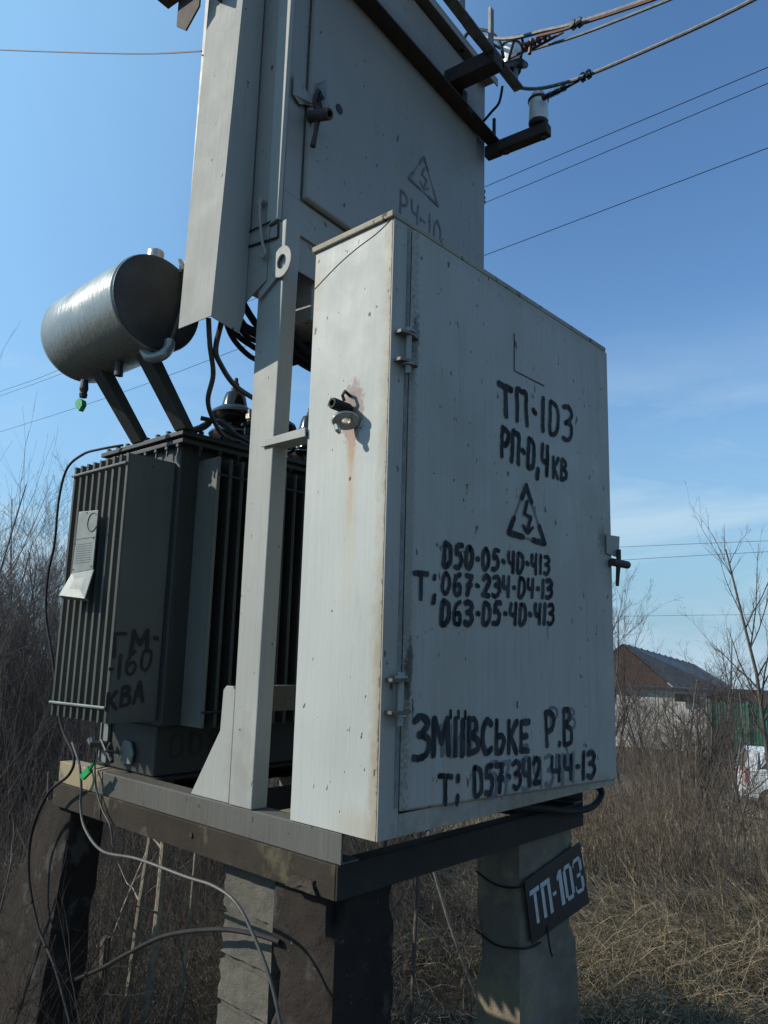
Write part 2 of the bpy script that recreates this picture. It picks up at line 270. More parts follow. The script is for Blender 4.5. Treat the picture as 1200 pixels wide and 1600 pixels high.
PTS={
'lead1':[(-0.112,0.62,2.53),(-0.074,0.66,2.469),(-0.015,0.72,2.41),(0.013,0.78,2.347),(0.085,0.85,2.315),(0.167,0.9,2.288),(0.315,0.97,2.298),(0.513,1.05,2.31)],
'lead2':[(-0.065,0.62,2.542),(-0.053,0.66,2.465),(-0.003,0.7,2.439),(0.092,0.76,2.417),(0.208,0.82,2.418),(0.38,0.9,2.431)],
'loop1':[(-0.045,0.64,2.565),(-0.013,0.64,2.514),(0.033,0.64,2.482),(0.083,0.64,2.468),(0.16,0.64,2.474),(0.252,0.64,2.511),(0.309,0.64,2.559)],
'loop2':[(-0.015,0.66,2.581),(0.02,0.66,2.536),(0.07,0.66,2.519),(0.122,0.66,2.514),(0.227,0.66,2.539),(0.324,0.66,2.608)],
'loop3':[(0.016,0.68,2.597),(0.058,0.68,2.559),(0.109,0.68,2.548),(0.215,0.68,2.562),(0.34,0.68,2.648)],
'loop4':[(0.049,0.7,2.615),(0.097,0.7,2.583),(0.162,0.7,2.581),(0.243,0.7,2.599),(0.356,0.7,2.687)],
'loop5':[(0.074,0.72,2.684),(0.114,0.72,2.643),(0.158,0.72,2.616),(0.245,0.72,2.614),(0.375,0.72,2.687)],
'loop6':[(-0.008,0.62,2.562),(0.032,0.62,2.551),(0.092,0.62,2.55),(0.192,0.62,2.544),(0.29,0.62,2.564)],
'leftcable':[(0.02,1.30,2.285),(-0.02,1.39,2.275),(-0.03,1.494,2.270),(-0.03,1.612,2.232),(-0.03,1.655,2.119),(-0.03,1.654,1.947),(-0.03,1.681,1.828),(-0.03,1.664,1.684),(-0.03,1.575,1.524),(-0.03,1.464,1.31),(-0.04,1.332,1.219),(-0.05,1.33,1.159),(-0.05,1.466,1.08),(-0.05,1.556,0.941),(-0.05,1.546,0.799),(-0.05,1.441,0.664),(-0.05,1.308,0.585),(-0.05,1.176,0.462)],
'graycable':[(-0.04,1.349,1.258),(-0.05,1.267,1.197),(-0.05,1.241,1.131),(-0.05,1.234,1.074),(-0.06,1.174,1.018),(-0.08,1.022,0.984),(-0.1,0.795,1.009),(-0.1,0.564,1.011),(-0.1,0.441,1.014),(-0.1,0.35,0.995),(-0.1,0.273,0.934),(-0.1,0.21,0.859),(-0.1,0.167,0.77)],
'thinwire':[(-0.015,1.235,1.208),(-0.015,1.212,1.131),(-0.015,1.16,1.071),(-0.015,1.105,1.032),(-0.015,1.081,0.98)],
'branchcurve':[(0.06, 1.386, 0.492), (0.04, 1.177, 0.593), (0.02, 1.003, 0.685), (0.01, 0.796, 0.788), (0.005, 0.557, 0.864), (0.005, 0.401, 0.891), (0.012, 0.319, 0.893)],
'hose':[(1.054,0.09,1.161),(1.186,0.09,1.157),(1.231,0.09,1.127),(1.161,0.09,1.094),(1.01,0.09,1.098),(0.816,0.09,1.134),(0.675,0.09,1.152)],
'legA':[(0.022,0.93,2.284),(-0.156,0.93,2.49)],
'legB':[(-0.0,1.2,2.291),(-0.152,1.2,2.467)],
'hv1':[(1.0,0.604,4.362),(1.0,0.562,4.289),(1.0,0.503,4.191),(1.0,0.421,4.104),(1.0,0.296,4.026),(1.0,0.15,3.976),(1.0,0.019,3.93),(1.0,-0.258,3.861),(1.0,-0.455,3.825)],
'hv2':[(1.08,0.25,4.0),(1.08,0.197,3.988),(1.08,0.084,3.958),(1.08,-0.05,3.931),(1.08,-0.306,3.889),(1.08,-0.471,3.867)],
'hv2b':[(1.06,0.35,4.002),(1.06,0.274,3.995),(1.06,0.235,3.985),(1.06,0.1,3.982)],
'hv3':[(1.22,0.429,4.019),(1.22,0.374,3.975),(1.22,0.296,3.935),(1.22,0.191,3.904),(1.22,0.077,3.882),(1.22,-0.136,3.862),(1.22,-0.376,3.846),(1.22,-0.55,3.844),(1.22,-0.711,3.85)],
'hv3b':[(1.2,0.269,3.864),(1.2,0.195,3.859),(1.2,0.109,3.863)],
'blackloop':[(1.0,0.546,4.107),(1.0,0.526,4.174),(1.0,0.47,4.166),(1.0,0.405,4.119),(1.0,0.357,4.046),(1.0,0.336,3.96)],
'blackdrop':[(1.15,0.441,3.977),(1.15,0.458,3.908),(1.15,0.497,3.882),(1.15,0.54,3.856)],
'far1':[(9.0,38.261,10.913),(9.0,27.322,10.349),(9.0,23.163,10.115),(9.0,12.508,9.826),(9.0,5.997,9.713),(9.0,1.337,9.576),(9.0,-0.788,9.54)],
'far2':[(9.5,40.059,11.09),(9.5,28.652,10.584),(9.5,24.305,10.358),(9.5,13.145,9.914),(9.5,6.344,9.78),(9.5,1.473,9.71),(9.5,-0.75,9.707)],
'far3':[(9.0,37.543,9.18),(9.0,26.88,8.758),(9.0,18.762,8.468),(9.0,13.352,8.422),(9.0,5.99,8.398),(9.0,1.402,8.38),(9.0,-0.693,8.39)],
'orange':[(-0.062,0.85,3.578),(0.046,1.6,4.057),(-0.043,2.9,4.747),(-0.38,4.2,5.301)],
'farR1':[(50.0,26.419,9.115),(50.0,13.191,8.788),(50.0,3.539,8.341)],
'farR2':[(50.0,24.403,8.103),(50.0,13.228,8.106),(50.0,3.573,7.925)],
'farR3':[(60.0,28.341,4.666),(60.0,16.293,4.738),(60.0,4.866,4.735)],
}
# ---------------------------------------------------------------- ground
def gz(x,y):
    d=math.hypot(x+1.3,y+1.2); t=min(max((d-5)/17,0),1); t=t*t*(3-2*t)
    return -2.45*t-.15*min(max((d-22)/20,0),1)-max(0,d-62)*.036+.05*noise.noise(Vector((x*.5,y*.5,0)))+.12*noise.noise(Vector((x*.12,y*.12,3)))*(1 if d>4 else .3)
def gz_np(x,y): return np.array([gz(float(a),float(b)) for a,b in zip(x,y)])
rs=[0,1,1.7,2.4,3,3.6,4.3,5,6,7,8,9.5,11,13,15,17,19,21,23,26,30,35,42,55,80,130,250,600,1500]
V=[];F=[]; nA=96
for i,r in enumerate(rs):
    for k in range(nA):
        x=-1.3+r*math.cos(2*PI*k/nA); y=-1.2+r*math.sin(2*PI*k/nA); V.append((x,y,gz(x,y)))
for i in range(len(rs)-1):
    for k in range(nA): F.append((i*nA+k,i*nA+(k+1)%nA,(i+1)*nA+(k+1)%nA,(i+1)*nA+k))
g=mesh_np('ground',V,F,M['soil']); tag(g,'rough dry earth falling away behind the substation',kind='structure')
for p in g.data.polygons: p.use_smooth=True
# ---------------------------------------------------------------- concrete piles
def rough_prism(mb,bot,top,nx=9,nz=26,amp=.006,edge=.02,seed=0,freq=9):
    b=[Vector(p) for p in bot]; t=[Vector(p) for p in top]; ring=[]; n=4
    per=[]
    for k in range(4):
        for j in range(nx): per.append((k,j/nx))
    m=len(per); vs=[]
    for i in range(nz+1):
        f=i/nz; c=sum(((1-f)*b[k]+f*t[k] for k in range(4)),Vector())/4
        for k,u in per:
            p=((1-f)*b[k]+f*t[k])*(1-u)+((1-f)*b[(k+1)%4]+f*t[(k+1)%4])*u
            e=min(u,1-u)*2; q=p*freq+Vector((seed*3.1,seed,0))
            d=amp*noise.noise(q)+amp*.5*noise.noise(q*3.3)
            kk=max(0,1-min(u,1-u)/.15)
            if kk: d-=edge*kk*(2.6*max(0,noise.noise(q*.62+Vector((9,2,4)))-.14)+.35*max(0,noise.noise(q*3.1)-.1)+.06*noise.noise(q*7))
            out=(p-c); out.z=0; vs.append(p+out.normalized()*d)
    fs=[(i*m+k,i*m+(k+1)%m,(i+1)*m+(k+1)%m,(i+1)*m+k) for i in range(nz) for k in range(m)]
    fs+=[tuple(range(m-1,-1,-1)),tuple(nz*m+k for k in range(m))]
    mb.add(vs,fs)
def q4(x0,y0,x1,y1,z): return [(x0,y0,z),(x1,y0,z),(x1,y1,z),(x0,y1,z)]
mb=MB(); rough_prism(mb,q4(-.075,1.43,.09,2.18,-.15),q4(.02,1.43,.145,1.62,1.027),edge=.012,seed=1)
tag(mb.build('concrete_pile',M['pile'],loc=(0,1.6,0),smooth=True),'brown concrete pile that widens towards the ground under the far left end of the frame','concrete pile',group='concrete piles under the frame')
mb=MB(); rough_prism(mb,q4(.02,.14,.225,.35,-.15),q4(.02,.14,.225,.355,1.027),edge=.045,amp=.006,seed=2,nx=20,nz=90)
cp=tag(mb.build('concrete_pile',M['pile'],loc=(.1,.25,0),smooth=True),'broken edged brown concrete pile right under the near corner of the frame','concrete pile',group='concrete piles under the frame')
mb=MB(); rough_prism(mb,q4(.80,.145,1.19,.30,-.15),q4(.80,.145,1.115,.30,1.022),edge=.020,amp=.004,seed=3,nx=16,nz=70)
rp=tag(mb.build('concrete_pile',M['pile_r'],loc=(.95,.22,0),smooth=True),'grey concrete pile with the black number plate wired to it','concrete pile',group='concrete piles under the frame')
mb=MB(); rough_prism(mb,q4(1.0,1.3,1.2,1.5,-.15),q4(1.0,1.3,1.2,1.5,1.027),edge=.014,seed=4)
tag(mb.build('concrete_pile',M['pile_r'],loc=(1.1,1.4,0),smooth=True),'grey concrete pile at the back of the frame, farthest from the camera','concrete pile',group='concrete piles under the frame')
# wires that bind the plate to the pile
for zz,dz,lb in ((.905,.02,'upper black wire tied round the grey pile behind the number plate'),(.735,-.01,'lower black wire tied round the grey pile behind the number plate')):
    mb=MB(); mb.tube(smoothpath([(.795,.30,zz+.01),(.789,.22,zz-.012),(.794,.139,zz-.002),(.85,.133,zz+dz),(.9,.134,zz+dz)],5),.0032,6); tag(mb.build('binding_wire',M['black'],loc=(.8,.13,zz)),lb,'wire')
mb=MB(); mb.tube([(.93,.128,.77),(.925,.122,.74),(.93,.118,.70),(.945,.12,.68)],.003,6)
tag(mb.build('binding_wire',M['black'],loc=(.8,.13,.8)),'short loose wire end dangling below the number plate','wire')
# block pillar
bp=thing('block_pillar','pillar of stacked rough grey concrete blocks behind the corner pile','pillar',(.14,.49,0))
zb=-.12; k=0
while zb<.97:
    h=.098+.008*math.sin(k*2.3); h=min(h,1.022-zb); b=MB(); j=.006*math.sin(k*5.1)
    rough_prism(b,q4(.045+j*.6,.385,.235,.592+j*.5,zb),q4(.045+j*.6,.387,.235,.590+j*.5,zb+h),nx=14,nz=9,amp=.0045,edge=.006,seed=10+k,freq=34)
    b.build('block',M['block'],bp,smooth=True); zb+=h+.004; k+=1
    if zb<.99:
        b=MB(); rough_prism(b,q4(.050,.391,.228,.586,zb-.006),q4(.050,.391,.228,.586,zb+.012),nx=8,nz=2,amp=.014,edge=.0,seed=40+k,freq=20)
        b.build('mortar_joint',M['block'],bp,smooth=True); zb+=.012
# ---------------------------------------------------------------- base frame
fr=thing('base_frame','weathered grey and brown steel frame carrying cabinets and transformer','steel frame',(0,.12,1.03))
def channel_y(mb,x,y0,y1,z0,z1,fl,t=.006,side=1): # web at x, flanges pointing +x*side
    mb.box((min(x,x+t*side),y0,z0),(max(x,x+t*side),y1,z1))
    for a,b in ((z0,z0+t),(z1-t,z1)): mb.box((min(x+t*side,x+fl*side),y0,a),(max(x+t*side,x+fl*side),y1,b))
def channel_x(mb,y,x0,x1,z0,z1,fl,t=.006,side=1):
    mb.box((x0,min(y,y+t*side),z0),(x1,max(y,y+t*side),z1))
    for a,b in ((z0,z0+t),(z1-t,z1)): mb.box((x0,min(y+t*side,y+fl*side),a),(x1,max(y+t*side,y+fl*side),b))
for nm,fn,mat in (
  ('channel_beam',lambda m:channel_y(m,-.002,.124,1.53,1.03,1.106,.05),'channel'),
  ('channel_beam',lambda m:channel_y(m,1.152,.124,1.53,1.03,1.106,.05,side=-1),'channel_grey'),
  ('channel_beam',lambda m:channel_x(m,.117,-.001,1.151,1.0305,1.1055,.05),'channel_grey'),
  ('channel_beam',lambda m:channel_x(m,1.52,.055,1.10,1.03,1.10,.05,side=-1),'channel_grey'),
  ('cross_beam',lambda m:channel_x(m,.95,.055,1.10,1.03,1.10,.05),'channel_grey'),
  ('skid_beam',lambda m:channel_y(m,.003,.112,1.51,1.1075,1.176,.06),'skid'),
  ('skid_beam',lambda m:channel_y(m,1.142,.112,1.51,1.1075,1.176,.06,side=-1),'skid'),
  ('skid_plate',lambda m:m.box((.066,1.0,1.165),(1.08,1.42,1.176)),'channel_grey')):
    mb=MB(); fn(mb); mb.build(nm,M[mat],fr,bev=.0018)
# weld lump under the near corner, torn hole in the channel
mb=MB(); rough_prism(mb,q4(-.016,.175,-.003,.275,1.035),q4(-.010,.19,-.003,.27,1.062),nx=8,nz=5,amp=.012,edge=.01,seed=77,freq=45); mb.build('weld_lump',M['channel'],fr)
mb=MB(); mb.lathe([(.007,0),(.007,.003)],(-.006,.69,1.075),(1,0,0),10); mb.build('bolt_hole',M['darkink'],fr)
# ---------------------------------------------------------------- support posts
p1=thing('support_post','tall white box post between transformer and cabinets with a triangular gusset','post',(0,.49,1.177))
mb=MB(); mb.hexa(q4(0,.440,.052,.536,1.1775),q4(0,.425,.056,.540,2.826)); mb.build('post_tube',M['post'],p1,bev=.003)
mb=MB(); mb.prism([(.010,.726,1.177),(.010,.55,1.177),(.010,.55,1.47),(.010,.56,1.482),(.010,.59,1.482),(.010,.603,1.47),(.010,.607,1.36)],(.008,0,0)); mb.build('gusset_plate',M['post'],p1,bev=.0015)
mb=MB(); mb.box((.06,.60,1.405),(1.05,.606,1.478)); mb.box((.06,.606,1.472),(1.05,.64,1.478)); mb.build('brace_angle',M['skid'],p1,bev=.001)
mb=MB(); mb.prism([(-.004,.474,2.142),(-.004,.474,2.163),(-.004,.292,2.168),(-.004,.289,2.143)],(-.005,0,0)); mb.box((-.004,.296,2.141),(.045,.44,2.146)); mb.build('bracket_strap',M['post'],p1,bev=.001)
# eye plate: strip with a ring end
mb=MB(); c=Vector((-.006,.424,2.685)); n=26
ring=[]
for rr in (.042,.019):
    ring.append([c+Vector((0,math.cos(2*PI*k/n)*rr,math.sin(2*PI*k/n)*rr*1.15)) for k in range(n)])
vs=ring[0]+ring[1]+[p+Vector((-.006,0,0)) for p in ring[0]+ring[1]]
fs=[]
for k in range(n):
    a,b=k,(k+1)%n
    fs+=[(a,b,n+b,n+a),(2*n+a,3*n+a,3*n+b,2*n+b),(a,2*n+a,2*n+b,b),(n+a,n+b,3*n+b,3*n+a)]
mb.add(vs,fs); mb.prism([(-.006,.435,2.648),(-.006,.441,2.660),(-.006,.528,2.603),(-.006,.520,2.596)],(-.005,0,0)); mb.build('eye_plate',M['post'],p1,bev=.0015)
p2=thing('support_post','white box post behind the front cabinet holding the upper cabinet','post',(1.1,.6,1.177))
mb=MB(); mb.box((1.08,.56,1.1775),(1.135,.65,2.828)); mb.build('post_tube',M['post'],p2,bev=.003)
# ---------------------------------------------------------------- front (low voltage) cabinet
CW,CD,Z0,Z1=1.144,.289,1.178,2.68
lc=thing('front_cabinet','big pale low cabinet with black hand painted numbers on its shaded door','cabinet',(0,0,Z0))
mb=MB()
mb.box((0,.004,Z0),(.003,CD,Z1-.012)); mb.box((CW-.003,.0035,Z0),(CW,CD,Z1-.012)); mb.box((.003,CD-.003,Z0),(CW-.003,CD,Z1-.012)); mb.box((.003,.004,Z0),(CW-.003,CD-.003,Z0+.004))
mb.build('side_shell',M['cab'],lc,bev=.0025)
mb=MB(); mb.box((.0005,0,Z0),(.0695,.0038,Z1-.012)); mb.box((.0695,0,Z0),(CW,.0038,Z0+.05)); mb.box((.0695,0,Z1-.028),(CW,.0038,Z1-.012)); mb.box((CW-.012,0,Z0+.05),(CW,.0038,Z1-.028))
mb.build('front_frame',M['door'],lc,bev=.0015)
mb=MB(); mb.hexa([(-.008,-.003,Z1-.012),(CW+.003,-.003,Z1-.012),(CW+.006,CD+.006,Z1-.012),(-.008,CD+.006,Z1-.012)],[(-.010,-.004,Z1+.004),(CW+.004,-.004,Z1+.004),(CW+.008,CD+.008,Z1+.004),(-.010,CD+.008,Z1+.004)]); mb.build('roof_plate',M['roof'],lc,bev=.003)
door=None
mb=MB(); dz0,dz1,dx0,dx1=1.232,2.664,.066,1.140
mb.hexa([(dx0,-.0015,dz0),(dx0,-.0015,dz1),(dx1,-.0015,dz1),(dx1,-.0015,dz0-.038)],[(dx0+.010,-.013,dz0+.006),(dx0+.010,-.013,dz1-.006),(dx1-.003,-.013,dz1-.006),(dx1-.003,-.013,dz0-.034)])
door=mb.build('door',M['door'],lc,bev=.004)
mb=MB(); mb.box((.0525,-.0012,dz0+.01),(.0625,.0,dz1)); mb.build('hinge_shade_strip',M['irongrey'],lc)  # flat grey strip painted in for the shaded groove beside the door
for zc in (2.325,1.487):
    for dz in (-.036,.036):
        h=MB(); h.prism([(.012,-.001,zc+dz),(.012,-.022,zc+dz),(.030,-.030,zc+dz),(.050,-.030,zc+dz),(.078,-.024,zc+dz),(.084,-.013,zc+dz)],(0,0,.0075)); h.build('hinge',M['cab'],lc)
    h=MB(); h.tube([(.045,-.019,zc-.062),(.045,-.019,zc+.05)],.0075,12); h.lathe([(.016,0),(.016,.005),(.009,.006),(.009,.013)],(.045,-.019,zc+.0437),n=14); h.lathe([(.015,0),(.015,.004)],(.045,-.019,zc-.041),n=14); h.build('hinge_pin',M['post'],lc,smooth=True)
# lock boss and slotted oval lug on the sunlit side
mb=MB(); P0=Vector((-.004,.132,2.187)); ax=Vector((-1,.02,.05)).normalized()
mb.lathe([(.0125,0),(.0145,.004),(.0145,.056),(.013,.060),(.008,.060),(.008,.045)],P0,ax,20); mb.build('lock_boss',M['black'],lc,smooth=True)
mb=MB()
mb.tube([(-.001,.133,2.224),(-.020,.134,2.232),(-.028,.133,2.218),(-.022,.132,2.205)],.0045,7); mb.build('lock_shackle',M['iron'],lc,smooth=True)
mb=MB(); n=28; A=Vector((-.72,.40,-.08)).normalized(); B=Vector((-.25,-.30,.70)).normalized(); B=(B-A*B.dot(A)).normalized(); N=A.cross(B)
c=Vector((-.032,.112,2.147)); o1=[];o2=[];
for k in range(n):
    a=2*PI*k/n; o1.append(c+A*math.cos(a)*.036+B*math.sin(a)*.024); o2.append(c+A*math.cos(a)*.011+B*math.sin(a)*.0065)
d=N*.014; vs=o1+o2+[p+d for p in o1+o2]; fs=[]
for k in range(n):
    a,b=k,(k+1)%n; fs+=[(a,b,n+b,n+a),(2*n+a,3*n+a,3*n+b,2*n+b),(a,2*n+a,2*n+b,b),(n+a,n+b,3*n+b,3*n+a)]
mb.add(vs,fs); mb.build('oval_lug',M['steel'],lc,bev=.002,smooth=True)
mb=MB(); mb.tube([(-.052,.128,2.136),(-.050,.122,2.122),(-.046,.118,2.113)],[.006,.008,.004],8); mb.build('lug_nut',M['steel'],lc); mb=MB(); mb.tube([(-.002,.122,2.166),(-.020,.120,2.160)],[.008,.006],8); mb.build('lug_bolt',M['steel'],lc)
# scratch line across the sunlit side
mb=MB(); pts=smoothpath([(-.0006,.012,2.664),(-.0006,.06,2.644),(-.0006,.13,2.627),(-.0006,.2,2.603),(-.0006,.287,2.562)],5)
mb.tube(pts,.0011,5); mb.build('scratch',M['iron'],lc)
# small welded plate seam on the door, latch at the far edge
mb=MB(); mb.box((.532,-.0150,2.412),(.70,-.0136,2.415)); mb.box((.528,-.0150,2.415),(.531,-.0136,2.53)); mb.build('patch_seam',M['iron'],lc)
mb=MB(); mb.prism([(1.09,-.0145,1.995),(1.09,-.0145,1.93),(1.175,-.016,1.925),(1.185,-.016,2.0)],(0,-.005,0)); mb.build('latch_plate',M['upper'],lc,bev=.001)
mb=MB(); mb.tube([(1.105,-.028,1.903),(1.215,-.032,1.903)],.0135,14); mb.build('latch_tube',M['iron'],lc,smooth=True)
mb=MB(); mb.tube([(1.155,-.030,1.95),(1.152,-.030,1.905),(1.143,-.03,1.86),(1.138,-.03,1.825)],[.008,.009,.007,.006],8); mb.build('latch_pin',M['iron'],lc)
# ---------------------------------------------------------------- brush lettering
def C_(pts): return ('s',pts)
GL={ # strokes in a unit box, y up
'T':[[(0,.97),(1,.93)],[(.5,.9),(.46,0)]],
'т':[[(0,.97),(1,.93)],[(.5,.9),(.46,0)]],
'П':[[(.08,.0),(.10,.5),(.12,.97),(.5,.98),(.9,.95),(.9,.45),(.92,0)]],
'-':[[(.28,.49),(.74,.46)]],'·':[[(.35,.5),(.65,.48)]],
'1':[[(.5,.98),(.5,.5),(.5,0)]],
'0':[[(.15,.95),(.12,.5),(.14,.05),(.5,.0),(.85,.2),(.9,.55),(.75,.88),(.2,.98)]],
'3':[[(.05,.93),(.55,.98),(.85,.8),(.6,.58),(.3,.52)],[(.45,.53),(.85,.42),(.88,.18),(.5,.0),(.08,.06)]],
'Р':[[(.12,0),(.12,.5),(.12,.97)],[(.14,.97),(.6,.97),(.9,.78),(.65,.5),(.2,.42)]],
',':[[(.55,.05),(.4,-.22)]],'.':[[(.45,.02),(.55,.05)]],
';':[[(.5,.78),(.5,.92)],[(.55,.16),(.5,.0),(.35,-.1)]],
'4':[[(.1,.98),(.12,.5),(.75,.42)],[(.78,.98),(.80,.5),(.80,0)]],
'К':[[(.12,.98),(.12,.0)],[(.85,.95),(.25,.5)],[(.28,.52),(.9,.0)]],
'В':[[(.12,.0),(.12,.97)],[(.16,.96),(.65,.93),(.75,.72),(.25,.53)],[(.3,.52),(.85,.4),(.85,.1),(.2,.02)]],
'5':[[(.85,.97),(.3,.95),(.2,.62)],[(.2,.6),(.6,.62),(.85,.35),(.6,.03),(.08,.05)]],
'6':[[(.75,.97),(.3,.8),(.12,.4),(.3,.03),(.75,.05),(.85,.35),(.6,.5),(.28,.42)]],
'7':[[(.1,.95),(.85,.93)],[(.82,.9),(.55,.5),(.4,0)],[(.3,.45),(.8,.47)]],
'2':[[(.1,.82),(.4,.98),(.8,.85),(.75,.55),(.15,.05)],[(.18,.03),(.9,.02)]],
'З':[[(.05,.88),(.45,1.),(.85,.82),(.55,.58),(.3,.52)],[(.45,.54),(.9,.4),(.85,.12),(.4,-.05),(.02,.0)]],
'М':[[(.06,.0),(.12,.95)],[(.15,.9),(.5,.35)],[(.5,.35),(.85,.93)],[(.87,.92),(.94,0)]],
'І':[[(.5,.95),(.5,.0)]],
'С':[[(.85,.85),(.5,.97),(.15,.7),(.12,.3),(.45,.02),(.88,.12)]],
'Ь':[[(.18,.97),(.15,.0)],[(.2,.5),(.65,.52),(.85,.3),(.6,.03),(.2,.02)]],
'Е':[[(.15,.0),(.15,.97)],[(.2,.96),(.9,.95)],[(.2,.5),(.75,.5)],[(.2,.02),(.9,.03)]],
'Г':[[(.15,.0),(.15,.95)],[(.18,.95),(.9,.93)]],
'А':[[(.05,.0),(.45,.95)],[(.5,.95),(.9,.0)],[(.28,.35),(.72,.35)]],
'У':[[(.1,.97),(.2,.55),(.75,.5)],[(.82,.97),(.8,.5),(.78,0)]],
'8':[[(.5,.52),(.15,.72),(.45,.97),(.8,.8),(.5,.52),(.1,.25),(.45,.0),(.88,.22),(.52,.5)]],
'и':[[(.1,.95),(.1,.0)],[(.15,.1),(.8,.9)],[(.85,.97),(.85,.0)]],
}
WD={'1':.32,'І':.36,'-':.42,'·':.42,',':.35,'.':.3,';':.35,' ':.5,'М':1.15,'З':1.0,'т':.75}
_lay=[0]
def stroke(mb,P,N,w,taper=True,rnd=random,wob=.12):
    """flat brush stroke through 3D points P on a plane with normal N"""
    P=smoothpath(P,5) if len(P)>2 else [Vector(P[0]).lerp(Vector(P[1]),i/6) for i in range(7)]
    _lay[0]+=1; off=N*(.0004+.00012*(_lay[0]%9)); L=len(P); l=[];r=[]
    d0=(P[1]-P[0]).normalized(); d1=(P[-1]-P[-2]).normalized()
    seq=[(P[0]-d0*w*.42,.45),(P[0]-d0*w*.25,.8)]+[(p,1) for p in P]+[(P[-1]+d1*w*.25,.8),(P[-1]+d1*w*.42,.45)]
    for i,(p,k) in enumerate(seq):
        a=seq[max(i-1,0)][0]; b=seq[min(i+1,len(seq)-1)][0]; t=(b-a).normalized(); s=N.cross(t)
        ww=w*.5*k; l.append(p+s*ww*(1+rnd.uniform(-wob,wob))+off); r.append(p-s*ww*(1+rnd.uniform(-wob,wob))+off)
    n=len(l); mb.add(l+r,[(i,i+1,n+i+1,n+i) for i in range(n-1)])
def write(mb,text,quad,N,w,jit=.03,gap=.22,rnd=random):
    """quad = top-left, bottom-left, top-right, bottom-right"""
    TL,BL,TR,BR=[Vector(q) for q in quad]; tot=sum(WD.get(c,.85)+gap for c in text)-gap; x=0
    for c in text:
        cw=WD.get(c,.85)
        for st in GL.get(c,[]):
            pts=[]
            if c=='0' and rnd.random()<.45: st=[(.4,.97),(.12,.7),(.14,.25),(.5,.0),(.86,.3),(.85,.72),(.45,.98)]
            for (a,b) in st:
                u=(x+a*cw+rnd.uniform(-jit,jit))/tot; v=b+rnd.uniform(-jit,jit)
                pts.append((BL*(1-u)+BR*u)*(1-v)+(TL*(1-u)+TR*u)*v)
            stroke(mb,pts,N,w*rnd.uniform(.82,1.14),rnd=rnd,wob=.17)
        x+=cw+gap
yd=-.0135; ND=Vector((0,-1,0))
def D2(*q): return [(x,yd,z) for x,z in q]
def lettering(name,items,mat,parent,N,**kw):
    for t,q,w in items: mb=MB(); write(mb,t,q,N,w,**kw); mb.build(name,mat,parent)
r1=random.Random(5)
lettering('old_lettering',[('ииВСЬКЕ',D2((.20,1.418),(.205,1.345),(.60,1.41),(.60,1.338)),.013)],M['ghost'],door,ND,rnd=r1)
lettering('old_lettering',[('57-34344-13',D2((.40,1.312),(.405,1.225),(.99,1.30),(.985,1.222)),.014)],M['ghost'],door,ND,rnd=r1)
lettering('old_lettering',[('Р.В',D2((.71,1.44),(.715,1.38),(.87,1.435),(.868,1.37)),.009)],M['ghost'],door,ND,rnd=r1)
_lay[0]=0
yd=-.0148
lettering('lettering',[('TП-103',D2((.447,2.355),(.455,2.262),(.880,2.385),(.868,2.268)),.018)],M['ink'],door,ND,rnd=r1,gap=.3)
lettering('lettering',[('РП-0,4',D2((.462,2.225),(.458,2.140),(.725,2.225),(.718,2.130)),.017),('КВ',D2((.745,2.196),(.742,2.132),(.838,2.204),(.83,2.135)),.015)],M['ink'],door,ND,rnd=r1)
lettering('lettering',[('050-05-40-413',D2((.203,1.862),(.199,1.803),(.725,1.882),(.720,1.828)),.0145)],M['ink'],door,ND,rnd=r1,gap=.3)
lettering('lettering',[('T;',D2((.092,1.779),(.095,1.715),(.178,1.783),(.176,1.715)),.014),('067-234-04-13',D2((.199,1.787),(.195,1.734),(.738,1.812),(.732,1.758)),.0145)],M['ink'],door,ND,rnd=r1,gap=.3)
lettering('lettering',[('063-05-40-413',D2((.197,1.716),(.194,1.659),(.748,1.739),(.740,1.682)),.0145)],M['ink'],door,ND,rnd=r1,gap=.3)
lettering('lettering',[('ЗМІІВСЬКЕ',D2((.099,1.445),(.102,1.352),(.605,1.408),(.602,1.326)),.0165),('Р.В',D2((.684,1.428),(.690,1.336),(.846,1.432),(.843,1.328)),.0165)],M['ink'],door,ND,rnd=r1,gap=.18)
lettering('lettering',[('T;',D2((.197,1.300),(.20,1.235),(.283,1.296),(.28,1.235)),.015),('057-342',D2((.333,1.306),(.338,1.237),(.66,1.305),(.66,1.236)),.0155),('44-13',D2((.72,1.300),(.72,1.232),(.992,1.296),(.985,1.222)),.0155)],M['ink'],door,ND,rnd=r1,gap=.2)
for x,z in ((.240,1.442),(.272,1.440),(.300,1.438),(.54,1.455)): mb=MB(); stroke(mb,[Vector((x,yd,z+.008)),Vector((x+.001,yd,z-.009))],ND,.009 if x<.5 else .004,rnd=r1); mb.build('lettering_dot',M['ink'],door)
mb=MB(); stroke(mb,[Vector((.705,yd,1.69)),Vector((.706,yd,1.64))],ND,.002,rnd=r1)
mb.build('paint_drip',M['ink'],door)
